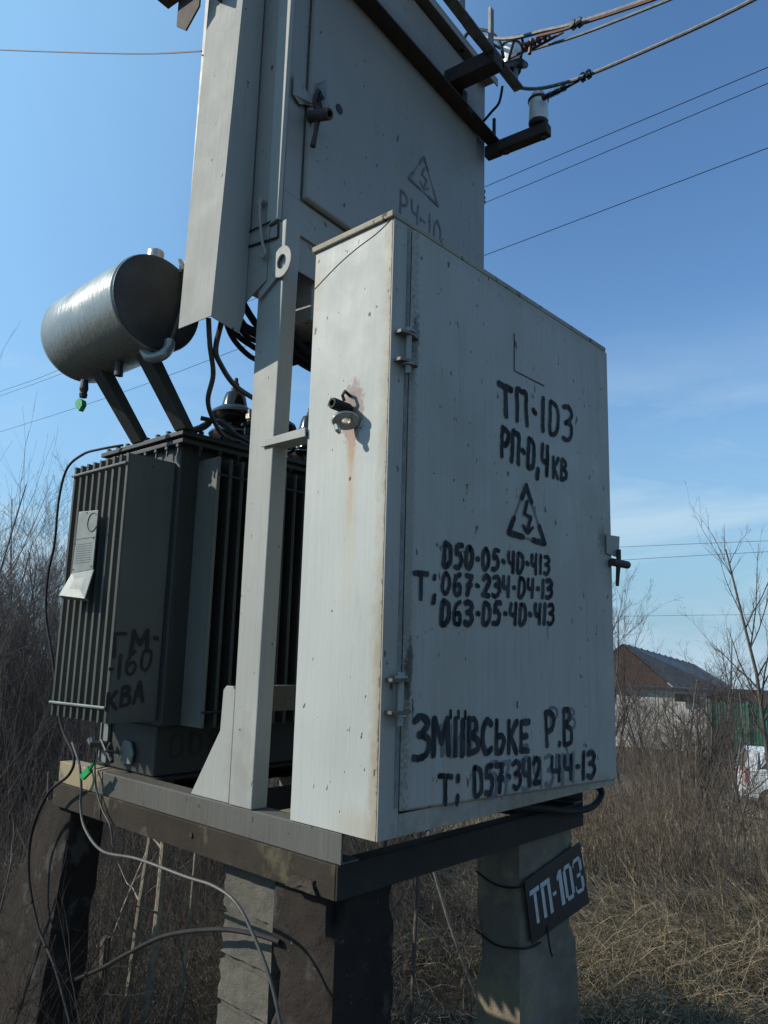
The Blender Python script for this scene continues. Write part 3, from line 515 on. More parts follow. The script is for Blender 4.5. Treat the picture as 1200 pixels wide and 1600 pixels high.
def warn(parent,P,N,mat,thin,s=1,w=.017):
    """P: function (u,v)->3D; triangle with lightning bolt"""
    a,b,c=P(.48,1.0),P(0,.05),P(1,.0); g=MB()
    for p,q in ((a,b),(b,c),(c,a)): g=MB(); stroke(g,[p,q],N,w*.4,rnd=r1); g.build('triangle_edge',thin,parent)
    for p,L in ((a,((b,.28),(c,.28))),(b,((a,.30),(c,.38))),(c,((b,.34),(a,.30)))):
        g=MB()
        for q,f in L: stroke(g,[p+N*.0012,p.lerp(q,f)+N*.0012],N,w,rnd=r1)
        g.build('triangle_corner',mat,parent)
    g=MB(); 
    for p,q,ww in (((.50,.70),(.42,.46),.8),((.42,.47),(.60,.42),.6),((.60,.43),(.50,.16),.8),((.38,.24),(.50,.12),.6),((.52,.12),(.66,.25),.6)): stroke(g,[P(*p)+N*.0012,P(*q)+N*.0012],N,w*ww,rnd=r1)
    g.build('lightning_bolt',mat,parent)
warn(door,lambda u,v:Vector((.497+.195*u,yd,1.918+.16*v)),ND,M['ink'],M['ghost'])
# ---------------------------------------------------------------- upper cabinet (turned 6 degrees)
aU=rad(6); XU=Matrix.Translation((0,.46,0))@Matrix.Rotation(aU,4,'Z')
def Uw(s,t,z): return XU@Vector((s,t,z))
UO=Uw(0,0,2.83)
uc=thing('upper_cabinet','large blue-grey high cabinet overhead with a faded red warning triangle','cabinet',UO)
UB,UT,UWd,UDp=2.83,4.13,1.24,.43  # depth extended out of view behind the duct, keeps sun off the cable box
mb=MB(); mb.box((.006,.006,UB),(UWd,UDp,UT-.02)); mb.build('cabinet_body',M['upper'],uc,bev=.003,xf=XU)
mb=MB(); mb.box((.012,.0,UB),(UWd-.12,.0055,UB+.11)); mb.box((.012,.0,UB+.11),(.085,.0055,UT-.02)); mb.box((UWd-.12,0,UB),(UWd,.0055,UT-.02)); mb.build('front_frame',M['upper'],uc,bev=.002,xf=XU)
mb=MB(); mb.hexa([(-.014,-.006,UB),(.0,-.010,UB),(.006,.035,UB),(.0,.05,UB)],[(.0,-.004,UT-.02),(.012,-.008,UT-.02),(.006,.055,UT-.02),(.002,.06,UT-.02)]); mb.build('corner_strip',M['duct'],uc,bev=.002,xf=XU)
mb=MB(); ud0,ud1,us0,us1=UB+.115,UT-.05,.088,1.14
mb.hexa([(us0,-.001,ud0),(us0,-.001,ud1),(us1,-.001,ud1),(us1,-.001,ud0)],[(us0+.006,-.02,ud0+.006),(us0+.006,-.02,ud1-.006),(us1-.006,-.02,ud1-.006),(us1-.006,-.02,ud0+.006)]); udoor=mb.build('door',M['upper'],uc,bev=.006,xf=XU)
mb=MB(); mb.box((-.03,-.06,UT-.019),(UWd+.012,UDp+.05,UT-.008)); mb.box((-.03,-.06,UT-.045),(UWd+.012,-.054,UT-.019)); mb.build('roof_plate',M['upper'],uc,bev=.002,xf=XU)
mb=MB(); mb.box((UWd-.125,-.0015,3.35),(UWd-.121,-.0002,UT-.05)); mb.build('frame_seam',M['darkink'],uc,xf=XU)
# side skirt with an added unseen rear piece that blocks sun, under-box, underside frame
mb=MB(); mb.hexa([(.001,.04,2.655),(.004,.04,2.655),(.004,.135,2.60),(.001,.135,2.60)],[(.001,.04,UB-.001),(.004,.04,UB-.001),(.004,.135,UB-.001),(.001,.135,UB-.001)]); mb.box((.002,.135,2.66),(.005,.43,UB-.001)); mb.build('side_skirt_sunblock',M['upper'],uc,xf=XU)
mb=MB(); mb.box((.19,.03,2.60),(.72,.21,2.829)); mb.build('cable_box',M['upper'],uc,bev=.003,xf=XU)
mb=MB(); mb.box((.065,.01,2.72),(1.18,.015,2.829)); mb.build('lower_apron',M['upper'],uc,xf=XU)
# hook rod and slot frame on the side face
mb=MB()
for a,b in (((-.003,.125,2.833),(-.003,.02,2.838)),((-.003,.125,2.785),(-.003,-.002,2.777)),((-.003,-.002,2.777),(-.003,.0,2.836))): mb.tube([a,b],.0035,6)
mb.build('slot_edge',M['darkink'],uc,xf=XU)
mb=MB(); mb.tube(smoothpath([(-.012,.070,2.905),(-.016,.066,2.87),(-.016,.055,2.80),(-.014,.046,2.76),(-.014,.034,2.735),(-.014,.044,2.722),(-.014,.056,2.735)],5),.0045,8); mb.lathe([(.012,0),(.012,.012),(.007,.012)],(-.004,.07,2.912),(-1,0,0),12); mb.build('hook_rod',M['upper'],uc,smooth=True,xf=XU)
# door lock group
mb=MB(); mb.lathe([(.0165,0),(.018,.004),(.018,.082),(.016,.086),(.010,.086),(.010,.07)],(.087,-.021,3.22),(0,-1,-.30),18); mb.build('padlock_tube',M['iron'],uc,smooth=True,xf=XU)
mb=MB(); mb.tube(smoothpath([(.105,-.04,3.22),(.083,-.04,3.26),(.090,-.045,3.30),(.105,-.04,3.31),(.115,-.03,3.29)],4),.006,7); mb.tube([(.092,-.05,3.20),(.086,-.05,3.15),(.082,-.045,3.105)],[.009,.007,.009],8); mb.tube([(.112,-.06,3.22),(.118,-.03,3.29)],.005,6); mb.build('shackle',M['iron'],uc,smooth=True,xf=XU)
mb=MB(); mb.prism([(.105,-.022,3.30),(.120,-.022,3.36),(.128,-.022,3.355),(.120,-.022,3.29)],(0,-.03,0)); mb.box((.120,-.03,3.27),(.150,-.021,3.36)); mb.build('hasp',M['irongrey'],uc,xf=XU)
mb=MB(); mb.prism([(.02,-.008,3.33),(.02,-.008,3.26),(.05,-.008,3.245),(.075,-.008,3.26),(.1,-.022,3.262),(.1,-.022,3.27),(.07,-.01,3.31)],(0,-.004,0)); mb.build('hasp_plate',M['upper'],uc,xf=XU)
mb=MB(); mb.lathe([(.0165,0),(.0165,.002)],(.225,-.0205,3.335),(0,-1,0),18); mb.build('key_hole',M['darkink'],uc,xf=XU)
NU=(XU.to_3x3()@Vector((0,-1,0))).normalized()
def PU(s,z,t=-.0208): return Uw(s,t,z)
_lay[0]=0
warn(udoor,lambda u,v:PU(.632+.2*u,3.30+.15*v-.0*u),NU,M['redink'],M['redink'],w=.011)
lettering('faded_lettering',[('РУ-10',[PU(.575,3.235),PU(.575,3.14),PU(.86,3.235),PU(.86,3.14)],.010)],M['redink'],udoor,NU,rnd=r1,gap=.25)
# steel angle across the face and the two outriggers
mb=MB(); mb.box((-.02,-.033,3.785),(1.285,-.026,3.86)); mb.box((-.02,-.085,3.785),(1.285,-.033,3.792)); mb.build('cross_angle',M['iron'],uc,bev=.001,xf=XU)
mb=MB(); mb.lathe([(.012,0),(.016,.01),(.010,.02),(.016,.03),(.010,.04)],(1.256,.02,3.54),n=10); mb.lathe([(.012,0),(.015,.012),(.010,.02)],(1.256,.02,3.59),n=10); mb.build('cable_clip',M['trdark'],uc,xf=XU)
for s_ in (.25,.5,.75,.98,1.18):
    mb=MB(); mb.lathe([(.009,-.012),(.009,-.02),(.015,-.02),(.015,-.03)],(s_,-.02,3.825),(0,1,0),6); mb.build('bolt',M['iron'],uc,xf=XU)
mb=MB(); mb.box((.93,-.07,3.80),(.965,-.03,3.86)); mb.tube([(.95,-.06,3.80),(.975,-.085,3.77)],.010,7); mb.build('angle_clip',M['iron'],uc,xf=XU)
oa=thing('outrigger_arm','short rusty channel arm sticking out below the lowest white insulator','bracket arm',Uw(1.23,-.03,3.75))
mb=MB(); mb.box((1.195,-.315,3.725),(1.245,-.090,3.775)); mb.box((1.200,-.090,3.722),(1.24,-.02,3.775)); mb.build('arm_channel',M['iron'],oa,bev=.004,xf=XU)
mb=MB(); mb.tube([(1.215,-.06,3.785),(1.215,-.06,3.90)],.008,8); mb.build('peg',M['iron'],oa,xf=XU)
mb=MB(); mb.lathe([(.012,0),(.012,.012)],(1.22,-.29,3.713),n=6); mb.lathe([(.012,0),(.012,.012)],(1.22,-.12,3.713),n=6); mb.build('bolt',M['iron'],oa,xf=XU)
ob=thing('rail_bracket','rail on a thick dark arm beside the upper right corner of the high cabinet','bracket arm',Uw(.86,-.03,3.88))
mb=MB(); mb.box((.845,-.26,3.835),(.915,-.03,3.90)); mb.build('arm_channel',M['iron'],ob,bev=.004,xf=XU)
mb=MB(); mb.box((-.1,-.222,3.885),(1.10,-.216,3.935)); mb.box((-.1,-.260,3.885),(1.10,-.222,3.891)); mb.build('rail',M['irongrey'],ob,bev=.001,xf=XU)
mb=MB(); mb.box((.858,-.236,3.90),(.884,-.224,4.10)); mb.build('peg',M['irongrey'],ob,bev=.001,xf=XU)
mb=MB(); mb.box((.64,-.236,3.90),(.662,-.224,4.03)); mb.build('peg',M['irongrey'],ob,bev=.001,xf=XU)
mb=MB(); mb.box((1.075,-.236,3.90),(1.097,-.224,4.0)); mb.build('peg',M['irongrey'],ob,bev=.001,xf=XU)
def insulator(p,label,r=.040,h=.150,tilt=(0,0,1)):
    t=thing('insulator',label,'insulator',p,'porcelain insulators on the brackets')
    m=MB(); m.lathe([(r*.75,0),(r,.012),(r*1.04,.03),(r*1.02,h*.62),(r*.98,h*.74)],p,tilt,24); m.build('porcelain_body',M['por'],t,smooth=True)
    ax=Vector(tilt).normalized(); m=MB(); m.lathe([(r*.72,0),(r*.78,.008),(r*.75,h*.2),(r*.5,h*.26)],Vector(p)+ax*h*.75,tilt,24); m.build('porcelain_cap',M['por'],t,smooth=True)
    m=MB(); m.lathe([(r*.8,-.006),(r*1.1,-.004),(r*1.1,.004),(r*.8,.006)],Vector(p)+ax*h*.76,tilt,20); m.build('tie_wire',M['iron'],t,smooth=True)
    m=MB(); m.lathe([(.012,-.02),(.012,.001)],p,tilt,10); m.lathe([(r*.9,-.004),(r*1.01,.001),(r*1.05,.012),(r*.9,.016)],p,tilt,20); m.build('pin',M['iron'],t)
    return t
insulator(Uw(1.215,-.27,3.782),'white porcelain insulator on the end of the short rusty arm')
insulator(Uw(1.095,-.205,3.985),'white porcelain insulator on the end of the upper rail, near the tangled wires')
insulator(Uw(.65,-.23,4.035),'dark underside of an insulator cut off by the top of the photo',r=.042)
# ---------------------------------------------------------------- cable duct
cd=thing('cable_duct','white sheet metal cable duct hanging left of the upper cabinet','cable duct',Uw(-.06,.18,2.5))
t0,tb=.12,.262
mb=MB(); bt=[(-.128,t0,2.512),(.0,t0,2.512),(0,tb,2.512),(-.128,tb,2.500)]; tp=[(-.085,t0,3.75),(.0,t0,3.75),(0,.292,3.75),(-.085,.292,3.75)]
th=.003
mb.hexa([(-.128,t0,2.514),(-.125,t0,2.514),(-.125,tb,2.508),(-.128,tb,2.508)],[(-.085,t0,3.75),(-.082,t0,3.75),(-.082,.292,3.75),(-.085,.292,3.75)])
mb.build('outer_sheet',M['duct'],cd,xf=XU)
mb=MB(); mb.prism([(-.1252,t0,2.512),(-.02,t0,2.500),(-.002,t0,2.57),(-.002,t0,3.75),(-.0822,t0,3.75)],(0,.003,0)); mb.build('side_sheet',M['duct'],cd,xf=XU)
mb=MB(); mb.hexa([(-.125,tb-.003,2.60),(-.001,tb-.003,2.62),(-.001,tb,2.62),(-.125,tb,2.60)],[(-.082,.289,3.75),(-.001,.289,3.75),(-.001,.292,3.75),(-.082,.292,3.75)]); mb.build('back_sheet',M['duct'],cd,xf=XU)
mb=MB(); mb.box((-.15,.10,3.755),(.02,.36,3.765)); mb.box((-.15,.22,3.62),(-.09,.226,3.755)); mb.prism([(-.125,.29,3.62),(-.125,.35,3.56),(-.125,.40,3.60),(-.125,.40,3.755),(-.125,.29,3.755)],(.006,0,0)); mb.box((-.17,.33,3.70),(-.12,.46,3.72)); mb.build('top_bracket',M['iron'],cd,xf=XU)
# ---------------------------------------------------------------- transformer
TO=(.5,1.2,1.178)
tr=thing('transformer','grey-green oil transformer with ribbed cooling fins left of the white post','transformer',TO)
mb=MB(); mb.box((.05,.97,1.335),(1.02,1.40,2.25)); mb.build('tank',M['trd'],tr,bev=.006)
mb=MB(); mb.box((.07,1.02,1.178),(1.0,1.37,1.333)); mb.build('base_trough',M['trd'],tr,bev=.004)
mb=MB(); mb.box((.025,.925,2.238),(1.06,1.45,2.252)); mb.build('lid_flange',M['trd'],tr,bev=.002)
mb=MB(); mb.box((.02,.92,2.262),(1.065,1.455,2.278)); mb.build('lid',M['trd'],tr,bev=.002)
mb=MB(); mb.box((.04,.94,2.2525),(1.05,1.44,2.2615)); mb.build('lid_gasket',M['trdark'],tr)
bl=None
def bolt(x,y,z):
    global bl
    if bl is None:
        m=MB(); m.lathe([(.004,-.022),(.004,.0),(.009,.0),(.009,.010),(.004,.012)],(TO[0],TO[1],TO[2]),n=6); bl=m.build('bolt',M['trdark'],tr); bl.location=Vector((x,y,z))-Vector(TO); return
    copy_of(bl,tr,location=Vector((x,y,z))-Vector(TO))
for i in range(8): bolt(.034,.96+i*.066,2.228)
for i in range(13): bolt(.10+i*.078,.934,2.228)
for i in range(8): bolt(.034,.96+i*.066,2.280)
for i in range(13): bolt(.10+i*.078,.934,2.280)
# fins, left bank (stick out to -X) : one mesh shared
def finmesh(): # local: extends -x by L from 0, thickness 8mm, z 0..H
    L,H,t=.172,.83,.0042; m=MB()
    prof=[(0,-t),(-L+.012,-t),(-L+.003,-t*1.5),(-L,0),(-L+.003,t*1.5),(-L+.012,t),(0,t)]
    m.hexa([(x,y,.0) for x,y in prof],[(x,y,H) for x,y in prof]); return m
m=finmesh(); f0=m.build('fin',M['tr'],tr); f0.data.transform(Matrix.Translation(Vector(TO)))
nf=9
f0.location=Vector((.048,1.0,1.352))-Vector(TO)
for i in range(1,nf): copy_of(f0,tr,location=Vector((.048,1.0+i*.0435,1.352))-Vector(TO))
mb=MB(); mb.tube([(-.127,.994,1.398),(-.127,1.355,1.392)],.0045,6); mb.build('fin_rod',M['plate'],tr)
mb=MB(); mb.tube([(-.127,.994,2.150),(-.127,1.355,2.150)],.0045,6); mb.build('fin_rod',M['plate'],tr)
# fins, near bank (stick out to -Y)
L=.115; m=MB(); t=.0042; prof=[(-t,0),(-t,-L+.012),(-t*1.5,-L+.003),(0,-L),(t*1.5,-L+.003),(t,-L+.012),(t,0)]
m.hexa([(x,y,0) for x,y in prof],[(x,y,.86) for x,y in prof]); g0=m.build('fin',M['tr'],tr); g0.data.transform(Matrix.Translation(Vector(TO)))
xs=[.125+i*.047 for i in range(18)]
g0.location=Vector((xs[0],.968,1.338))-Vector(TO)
g1=copy_of(g0,tr,location=Vector((xs[1],.968,1.338))-Vector(TO)); g1.data=g0.data.copy(); g1.data.materials[0]=M['trd']  # inner fins get the darker paint, imitating the shade between them
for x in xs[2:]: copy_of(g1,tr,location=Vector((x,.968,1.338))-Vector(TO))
for zz in (1.385,2.14):
    mb=MB(); mb.tube([(.118,.855,zz),(.93,.855,zz)],.004,6); mb.build('fin_rod',M['trdark'],tr)
# rolled ends that close the bank
mb=MB(); mb.tube([(.20,.92,1.40),(.20,.90,2.19)],.02,10); mb.build('drain_pipe',M['trdark'],tr,smooth=True)
# name plate
mb=MB(); mb.hexa([(-.148,1.108,1.815),(-.148,1.245,1.808),(-.144,1.245,1.808),(-.144,1.108,1.815)],[(-.148,1.108,2.005),(-.148,1.238,2.012),(-.144,1.238,2.012),(-.144,1.108,2.005)])
npl=mb.build('name_plate',M['plate'],tr,bev=.0015)
mb=MB(); mb.prism([(-.148,1.101,1.8145),(-.148,1.246,1.808),(-.180,1.252,1.735),(-.172,1.095,1.722)],(.004,0,0)); mb.prism([(-.180,1.252,1.735),(-.172,1.095,1.722),(-.160,1.095,1.714),(-.166,1.25,1.724)],(.004,0,.002)); mb.build('plate_flap',M['plate'],npl)
mb=MB(); pts=[(-.149,1.135+.032*math.cos(a),1.968+.03*math.sin(a)) for a in [rad(-150+i*14) for i in range(21)]]; mb.tube(pts,.0014,5); mb.build('embossed_ring',M['trdark'],npl)
mb=MB()
for y_,z_ in ((1.118,1.915),(1.118,1.825),(1.24,1.905),(1.236,1.82),(1.18,2.003)): mb.lathe([(.003,0),(.002,.002)],(-.1482,y_,z_),(-1,0,0),8)
for i in range(9): mb.box((-.1486,1.125,1.84+i*.0075),(-.1481,1.228,1.841+i*.0075))
mb.box((-.1488,1.112,1.918),(-.1481,1.24,1.9195)); tag(mb.build('plate_rivet',M['trdark'],npl),kind='stuff')
# painted marks on the flat outer fin and on the trough
_lay[0]=0; NT=Vector((0,-1,0)); yt=1.0-.0065
def T2(*q): return [(x,yt,z) for x,z in q]
lettering('lettering',[('ГМ·',T2((-.122,1.618),(-.118,1.545),(.04,1.645),(.035,1.575)),.013),('-160',T2((-.128,1.545),(-.128,1.478),(.018,1.583),(.018,1.512)),.011),('КВА',T2((-.124,1.440),(-.124,1.390),(.000,1.482),(.000,1.415)),.011)],M['darkink'],tr,NT,rnd=r1)
yt=1.02-.001
mb=MB(); write(mb,'008',T2((.12,1.30),(.12,1.235),(.32,1.31),(.32,1.24)),NT,.009,rnd=r1); mb.build('lettering',M['darkink'],tr)
# trough front details: pale strip, lug, clamp
mb=MB(); mb.box((.058,1.30,1.19),(.069,1.335,1.325)); mb.box((.052,1.335,1.19),(.069,1.342,1.325)); mb.build('pale_strip',M['plate'],tr,bev=.001)
mb=MB(); mb.prism([(.064,1.14,1.205),(.064,1.20,1.20),(.064,1.215,1.24),(.064,1.19,1.275),(.064,1.15,1.272),(.064,1.13,1.24)],(-.006,0,0)); mb.build('earthing_lug',M['plate'],tr)
mb=MB(); mb.tube([(.055,1.27,1.255),(.03,1.24,1.235),(.02,1.19,1.21)],.007,8); mb.tube([(.02,1.27,1.27),(.02,1.235,1.24),(.045,1.2,1.235)],.005,6); mb.tube([(.03,1.36,1.26),(.02,1.33,1.25),(.06,1.30,1.25)],.012,8); mb.build('valve',M['trdark'],tr)
# conservator
cn=Vector((-.140,.865,2.640)); rC=.155; Lc=.50
mb=MB(); mb.lathe([(rC-.006,0),(rC,.006),(rC,.05),(rC,.15),(rC,.3),(rC,Lc-.03),(rC-.008,Lc-.006),(rC*.6,Lc+.006),(0,Lc+.01)],cn,(0,1,0),64)
con=mb.build('conservator_drum',M['tank'],tr,smooth=True)
mb=MB(); mb.lathe([(rC-.004,0),(rC-.004,-.004),(rC-.012,-.006)],cn+Vector((0,-.001,0)),(0,1,0),64); mb.build('end_plate',M['trdark'],con)
mb=MB(); mb.tube(smoothpath([(-.070,.848,2.775),(-.060,.842,2.745),(-.064,.838,2.66),(-.088,.838,2.56),(-.100,.84,2.510)],5),.0060,8); mb.build('level_tube',M['cable'],con,smooth=True)
mb=MB(); mb.tube(smoothpath([(-.100,.842,2.520),(-.107,.835,2.492),(-.125,.84,2.466),(-.145,.87,2.460),(-.150,.90,2.490)],5),.017,12); mb.build('pipe_elbow',M['tank'],con,smooth=True)
mb=MB(); mb.lathe([(.026,0),(.026,.034),(.022,.038)],(-.140,.90,2.790),n=14); mb.build('filler_cap',M['steel'],con,smooth=True)
mb=MB(); mb.tube([(-.068,.86,2.770),(-.071,.855,2.797),(-.081,.855,2.810)],[.008,.009,.005],8); mb.build('vent_plug',M['steel'],con)
mb=MB(); mb.lathe([(.014,0),(.014,.05),(.010,.052)],(-.150,1.05,2.440),(0,0,1),12); mb.build('drain_stub',M['trdark'],con)
mb=MB(); mb.lathe([(.012,0),(.014,.012),(.011,.016),(.015,.03),(.012,.06)],(-.185,1.21,2.43-.04),(0,0,1),12); mb.build('drain_valve',M['trdark'],con)
for y0,(b,t) in ((.93,((.022,2.278),(-.165,2.52))),(1.2,((.022,2.278),(-.160,2.50)))):
    mb=MB(); w=.032; d=Vector((t[0]-b[0],0,t[1]-b[1])).normalized(); 
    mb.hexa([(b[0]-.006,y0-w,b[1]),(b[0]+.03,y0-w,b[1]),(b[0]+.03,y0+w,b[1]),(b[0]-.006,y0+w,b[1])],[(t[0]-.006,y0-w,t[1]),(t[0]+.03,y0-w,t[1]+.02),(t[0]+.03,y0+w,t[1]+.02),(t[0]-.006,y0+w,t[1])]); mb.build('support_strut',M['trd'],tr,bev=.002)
# bushings
def bushing(x,y,big=True):
    z=2.278; m=MB(); s=1 if big else .85
    m.lathe([(.055*s,0),(.055*s,.02),(.045*s,.03),(.055*s,.075*s),(.088*s,.10*s),(.095*s,.115*s),(.090*s,.125*s),(.055*s,.145*s),(.052*s,.16*s),(.086*s,.18*s),(.093*s,.195*s),(.088*s,.207*s),(.050*s,.232*s),(.042*s,.27*s),(.036*s,.285*s),(.018*s,.295*s)],(x,y,z),n=36)
    b=m.build('bushing',M['brownpor'],tr,smooth=True)
    m=MB(); zt=z+.295*s; m.lathe([(.018,0),(.018,.012),(.008,.014),(.008,.05),(.006,.055)],(x,y,zt),n=12); m.lathe([(.014,.02),(.014,.032)],(x,y,zt),n=6); m.build('terminal_bolt',M['iron'],b)
bushing(.42,1.2); bushing(.62,1.2); bushing(.82,1.2)
for x in (.36,.52,.68,.84):
    m=MB(); m.lathe([(.03,0),(.03,.015),(.02,.02),(.02,.05),(.036,.055),(.036,.065),(.018,.075),(.018,.10),(.03,.105),(.03,.113),(.012,.125)],(x,1.02,2.278),n=20); b=m.build('low_bushing',M['brownpor'],tr,smooth=True)
    m=MB(); m.lathe([(.008,0),(.008,.05)],(x,1.02,2.40),n=10); m.lathe([(.016,.012),(.016,.03)],(x,1.02,2.40),n=6); m.build('terminal_bolt',M['steel'],b)
# flat busbar leads near the lid corner
mb=MB()
mb.tube(smoothpath([(.10,.94,2.31),(.14,.92,2.335),(.20,.93,2.335),(.30,.97,2.305),(.42,1.0,2.30)],5),.008,7)
mb.tube(smoothpath([(.09,.93,2.335),(.15,.90,2.325),(.24,.91,2.300),(.36,.93,2.285)],5),.008,7)
mb.tube(smoothpath([(.06,.94,2.282),(.10,.93,2.305),(.13,.94,2.33)],5),.012,7)
mb.build('lead_strap',M['trdark'],tr,smooth=True)
# green tape ends
mb=MB(); mb.prism([(-.205,1.225,2.372),(-.205,1.20,2.380),(-.205,1.175,2.368),(-.205,1.17,2.352),(-.205,1.19,2.335),(-.205,1.21,2.35)],(.016,0,0)); tag(mb.build('green_tape',M['green'],loc=(-.2,1.2,2.35)),'scrap of green tape tied under the conservator drum','tape')
mb=MB(); mb.prism([(-.055,1.255,1.163),(-.055,1.23,1.155),(-.055,1.185,1.185),(-.055,1.205,1.20)],(.010,0,0)); mb.tube([(-.052,1.195,1.19),(-.05,1.175,1.215)],.006,6); tag(mb.build('green_tape',M['green'],loc=(-.05,1.22,1.17)),'scrap of green tape on the cable at the left end of the frame','tape')
# ---------------------------------------------------------------- cables and wires
def cable(name,key,r,mat,label,cat,grp=None,pts=None,n=8,k=8):
    P=smoothpath(pts or PTS[key],k); m=MB(); m.tube(P,r,n); o=m.build(name,M[mat],loc=tuple(P[0]),smooth=True); return tag(o,label,cat,grp)
cable('cable','lead1',.0078,'cable','grey cable hanging straight down from the duct, leftmost of the two leads','cable')
cable('cable','lead2',.0085,'cable','grey cable curving from the duct to the first dark bushing','cable')
for i,(kk,rr) in enumerate((('loop1',.0085),('loop2',.0095),('loop3',.0085),('loop4',.011),('loop5',.012),('loop6',.009))):
    cable('cable',kk,rr,'black',['black cable making the lowest loop from the duct under the upper cabinet','black cable making the second lowest loop under the upper cabinet','black cable in the middle of the looping bundle behind the white post','thick black cable high in the looping bundle behind the white post','thickest and uppermost black cable looping behind the white post','black cable crossing diagonally over the looping bundle behind the post'][i],'cable','black cables looping under the upper cabinet')
# sagging bundle under the cable box
B=[]
for i in range(9):
    y=.60+.035*(i%3)+.02*(i//3); dz=.02*(i//3)
    cable('cable',None,.011,'black','black cable in the tight sagging bundle under the grey box','cable','black cables sagging under the box',pts=[(.17+.01*i,y,2.60),(.22,y-.02,2.535+dz),(.32,y-.03,2.505+dz),(.45,y,2.53+dz),(.55,y+.02,2.62)],n=7,k=5)
cable('cable','leftcable',.0048,'black','thin black cable arching down the left side of the transformer past the frame','cable')
cable('cable','graycable',.0042,'cable','grey cable hanging over the front of the frame and down by the block pillar','cable')
cable('cable','thinwire',.003,'cable','short thin wire on the weathered left end of the frame','cable')
cable('cable','branchcurve',.0065,'black','dark cable bowed between the brown left pile and the corner pile','cable')
cable('cable','hose',.011,'black','thick black hose looping out under the right end of the front cabinet','cable')
cable('overhead_wire','hv1',.0080,'wire','uppermost thick overhead wire leaving the upper right bracket','wire')
cable('overhead_wire','hv2',.0058,'wire','pale thin overhead wire tied to the insulator on the rail','wire')
cable('overhead_wire','hv2b',.0055,'copper','short reddish wire end twisted behind the rail insulator','wire')
cable('overhead_wire','hv3',.0078,'wire','thick overhead wire passing above the lowest white insulator','wire')
cable('overhead_wire','hv3b',.0060,'black','black tie wire from the lowest insulator to the thick wire','wire')
cable('overhead_wire','blackloop',.0068,'black','black wire looped in an arch over the rail peg','wire')
cable('overhead_wire','blackdrop',.0055,'black','black wire dropping from the rail end towards the cabinet edge','wire')
cable('overhead_wire',None,.006,'copper','reddish overhead wire running just below the uppermost one','wire',pts=[(1.0,.18,3.968),(1.0,.08,3.935),(1.0,.0,3.915),(1.0,-.258,3.852),(1.0,-.455,3.815)])
cable('overhead_wire',None,.0065,'black','black wire running close along the roof edge behind the rail','wire',pts=[Uw(.30,-.10,4.20),Uw(.55,-.13,4.13),Uw(.75,-.15,4.02),Uw(.90,-.17,3.98),Uw(1.0,-.2,3.95)])
cable('overhead_wire',None,.0055,'wire','grey wire curling from the cut off insulator down to the rail','wire',pts=[Uw(.66,-.22,4.12),Uw(.69,-.20,4.05),Uw(.74,-.18,3.99),Uw(.84,-.2,3.97),Uw(.93,-.24,3.96)])
cable('overhead_wire',None,.0055,'black','short black jumper looping between the rail clamp and its insulator','wire',pts=[Uw(.98,-.25,3.93),Uw(.99,-.27,4.02),Uw(1.03,-.28,4.07),Uw(1.07,-.27,4.06),Uw(1.09,-.25,4.02)])
def clamp(c,d,label,n=3,r=.011):
    c=Vector(c); d=Vector(d).normalized(); m=MB()
    for i in range(n):
        p=c+d*(i-(n-1)/2)*.026; m.box(p-Vector((r,.009,r*1.1)),p+Vector((r,.009,r*1.1))); m.tube([p-Vector((0,0,r*1.9)),p+Vector((0,0,r*2.0))],r*.45,6); m.lathe([(r*.9,0),(r*.9,.006)],p+Vector((0,0,r*1.1)),n=6)
    tag(m.build('wire_clamp',M['trdark'],loc=tuple(c)),label,'clamp')
clamp((1.0,.012,3.925),(0,-1,-.2),'bolted clamp joining the two uppermost overhead wires',2)
clamp((1.21,.085,3.875),(0,-1,0),'bolted clamp on the thick wire right of the lowest insulator',2)
mb=MB(); P=smoothpath([(1.2,.275,3.866),(1.2,.22,3.862),(1.2,.17,3.862)],20); mb.tube(P,[.010+.004*math.sin(i*1.9) for i in range(len(P))],8); tag(mb.build('wire_binding',M['trdark'],loc=tuple(P[0])),'coiled wire binding beside the lowest white insulator','wire')
mb=MB(); P=smoothpath([(1.04,.27,3.995),(1.04,.22,3.99),(1.04,.15,3.99)],12); mb.tube(P,[.012+.007*math.sin(i*1.7) for i in range(len(P))],8); mb.tube([(1.04,.24,3.95),(1.04,.23,4.01)],.008,7); tag(mb.build('wire_binding',M['copper'],loc=tuple(P[0])),'rusty knot of wire beside the rail insulator','wire')
mb=MB(); P=smoothpath([Uw(.93,-.25,3.88),Uw(1.0,-.27,3.93),Uw(1.03,-.28,3.94),Uw(1.06,-.29,3.95)],8); mb.tube(P,[.010+.011*math.exp(-((i-14)/7)**2) for i in range(len(P))],8); tag(mb.build('anchor_clamp',M['trdark'],loc=tuple(P[0])),'fat black clamp on the rail by the peg','clamp')
for kk,lb in (('far1','thin distant power line, uppermost of three crossing behind the cabinets'),('far2','thin distant power line, middle one of three crossing behind the cabinets'),('far3','thin distant power line, lowest of three crossing behind the cabinets')):
    cable('power_line',kk,.006,'thinwire',lb,'power line','thin power lines behind',n=5)
cable('power_line','orange',.0028,'copper','sunlit orange wire running off to the left above the conservator','wire',n=6)
cable('power_line','farR1',.016,'thinwire','faint far power line, upper one above the shed roof','power line',n=4,k=3)
cable('power_line','farR2',.016,'thinwire','faint far power line, lower one above the shed roof','power line',n=4,k=3)
cable('power_line','farR3',.016,'thinwire','very faint far power line just above the shed roof treetops','power line',n=4,k=3)
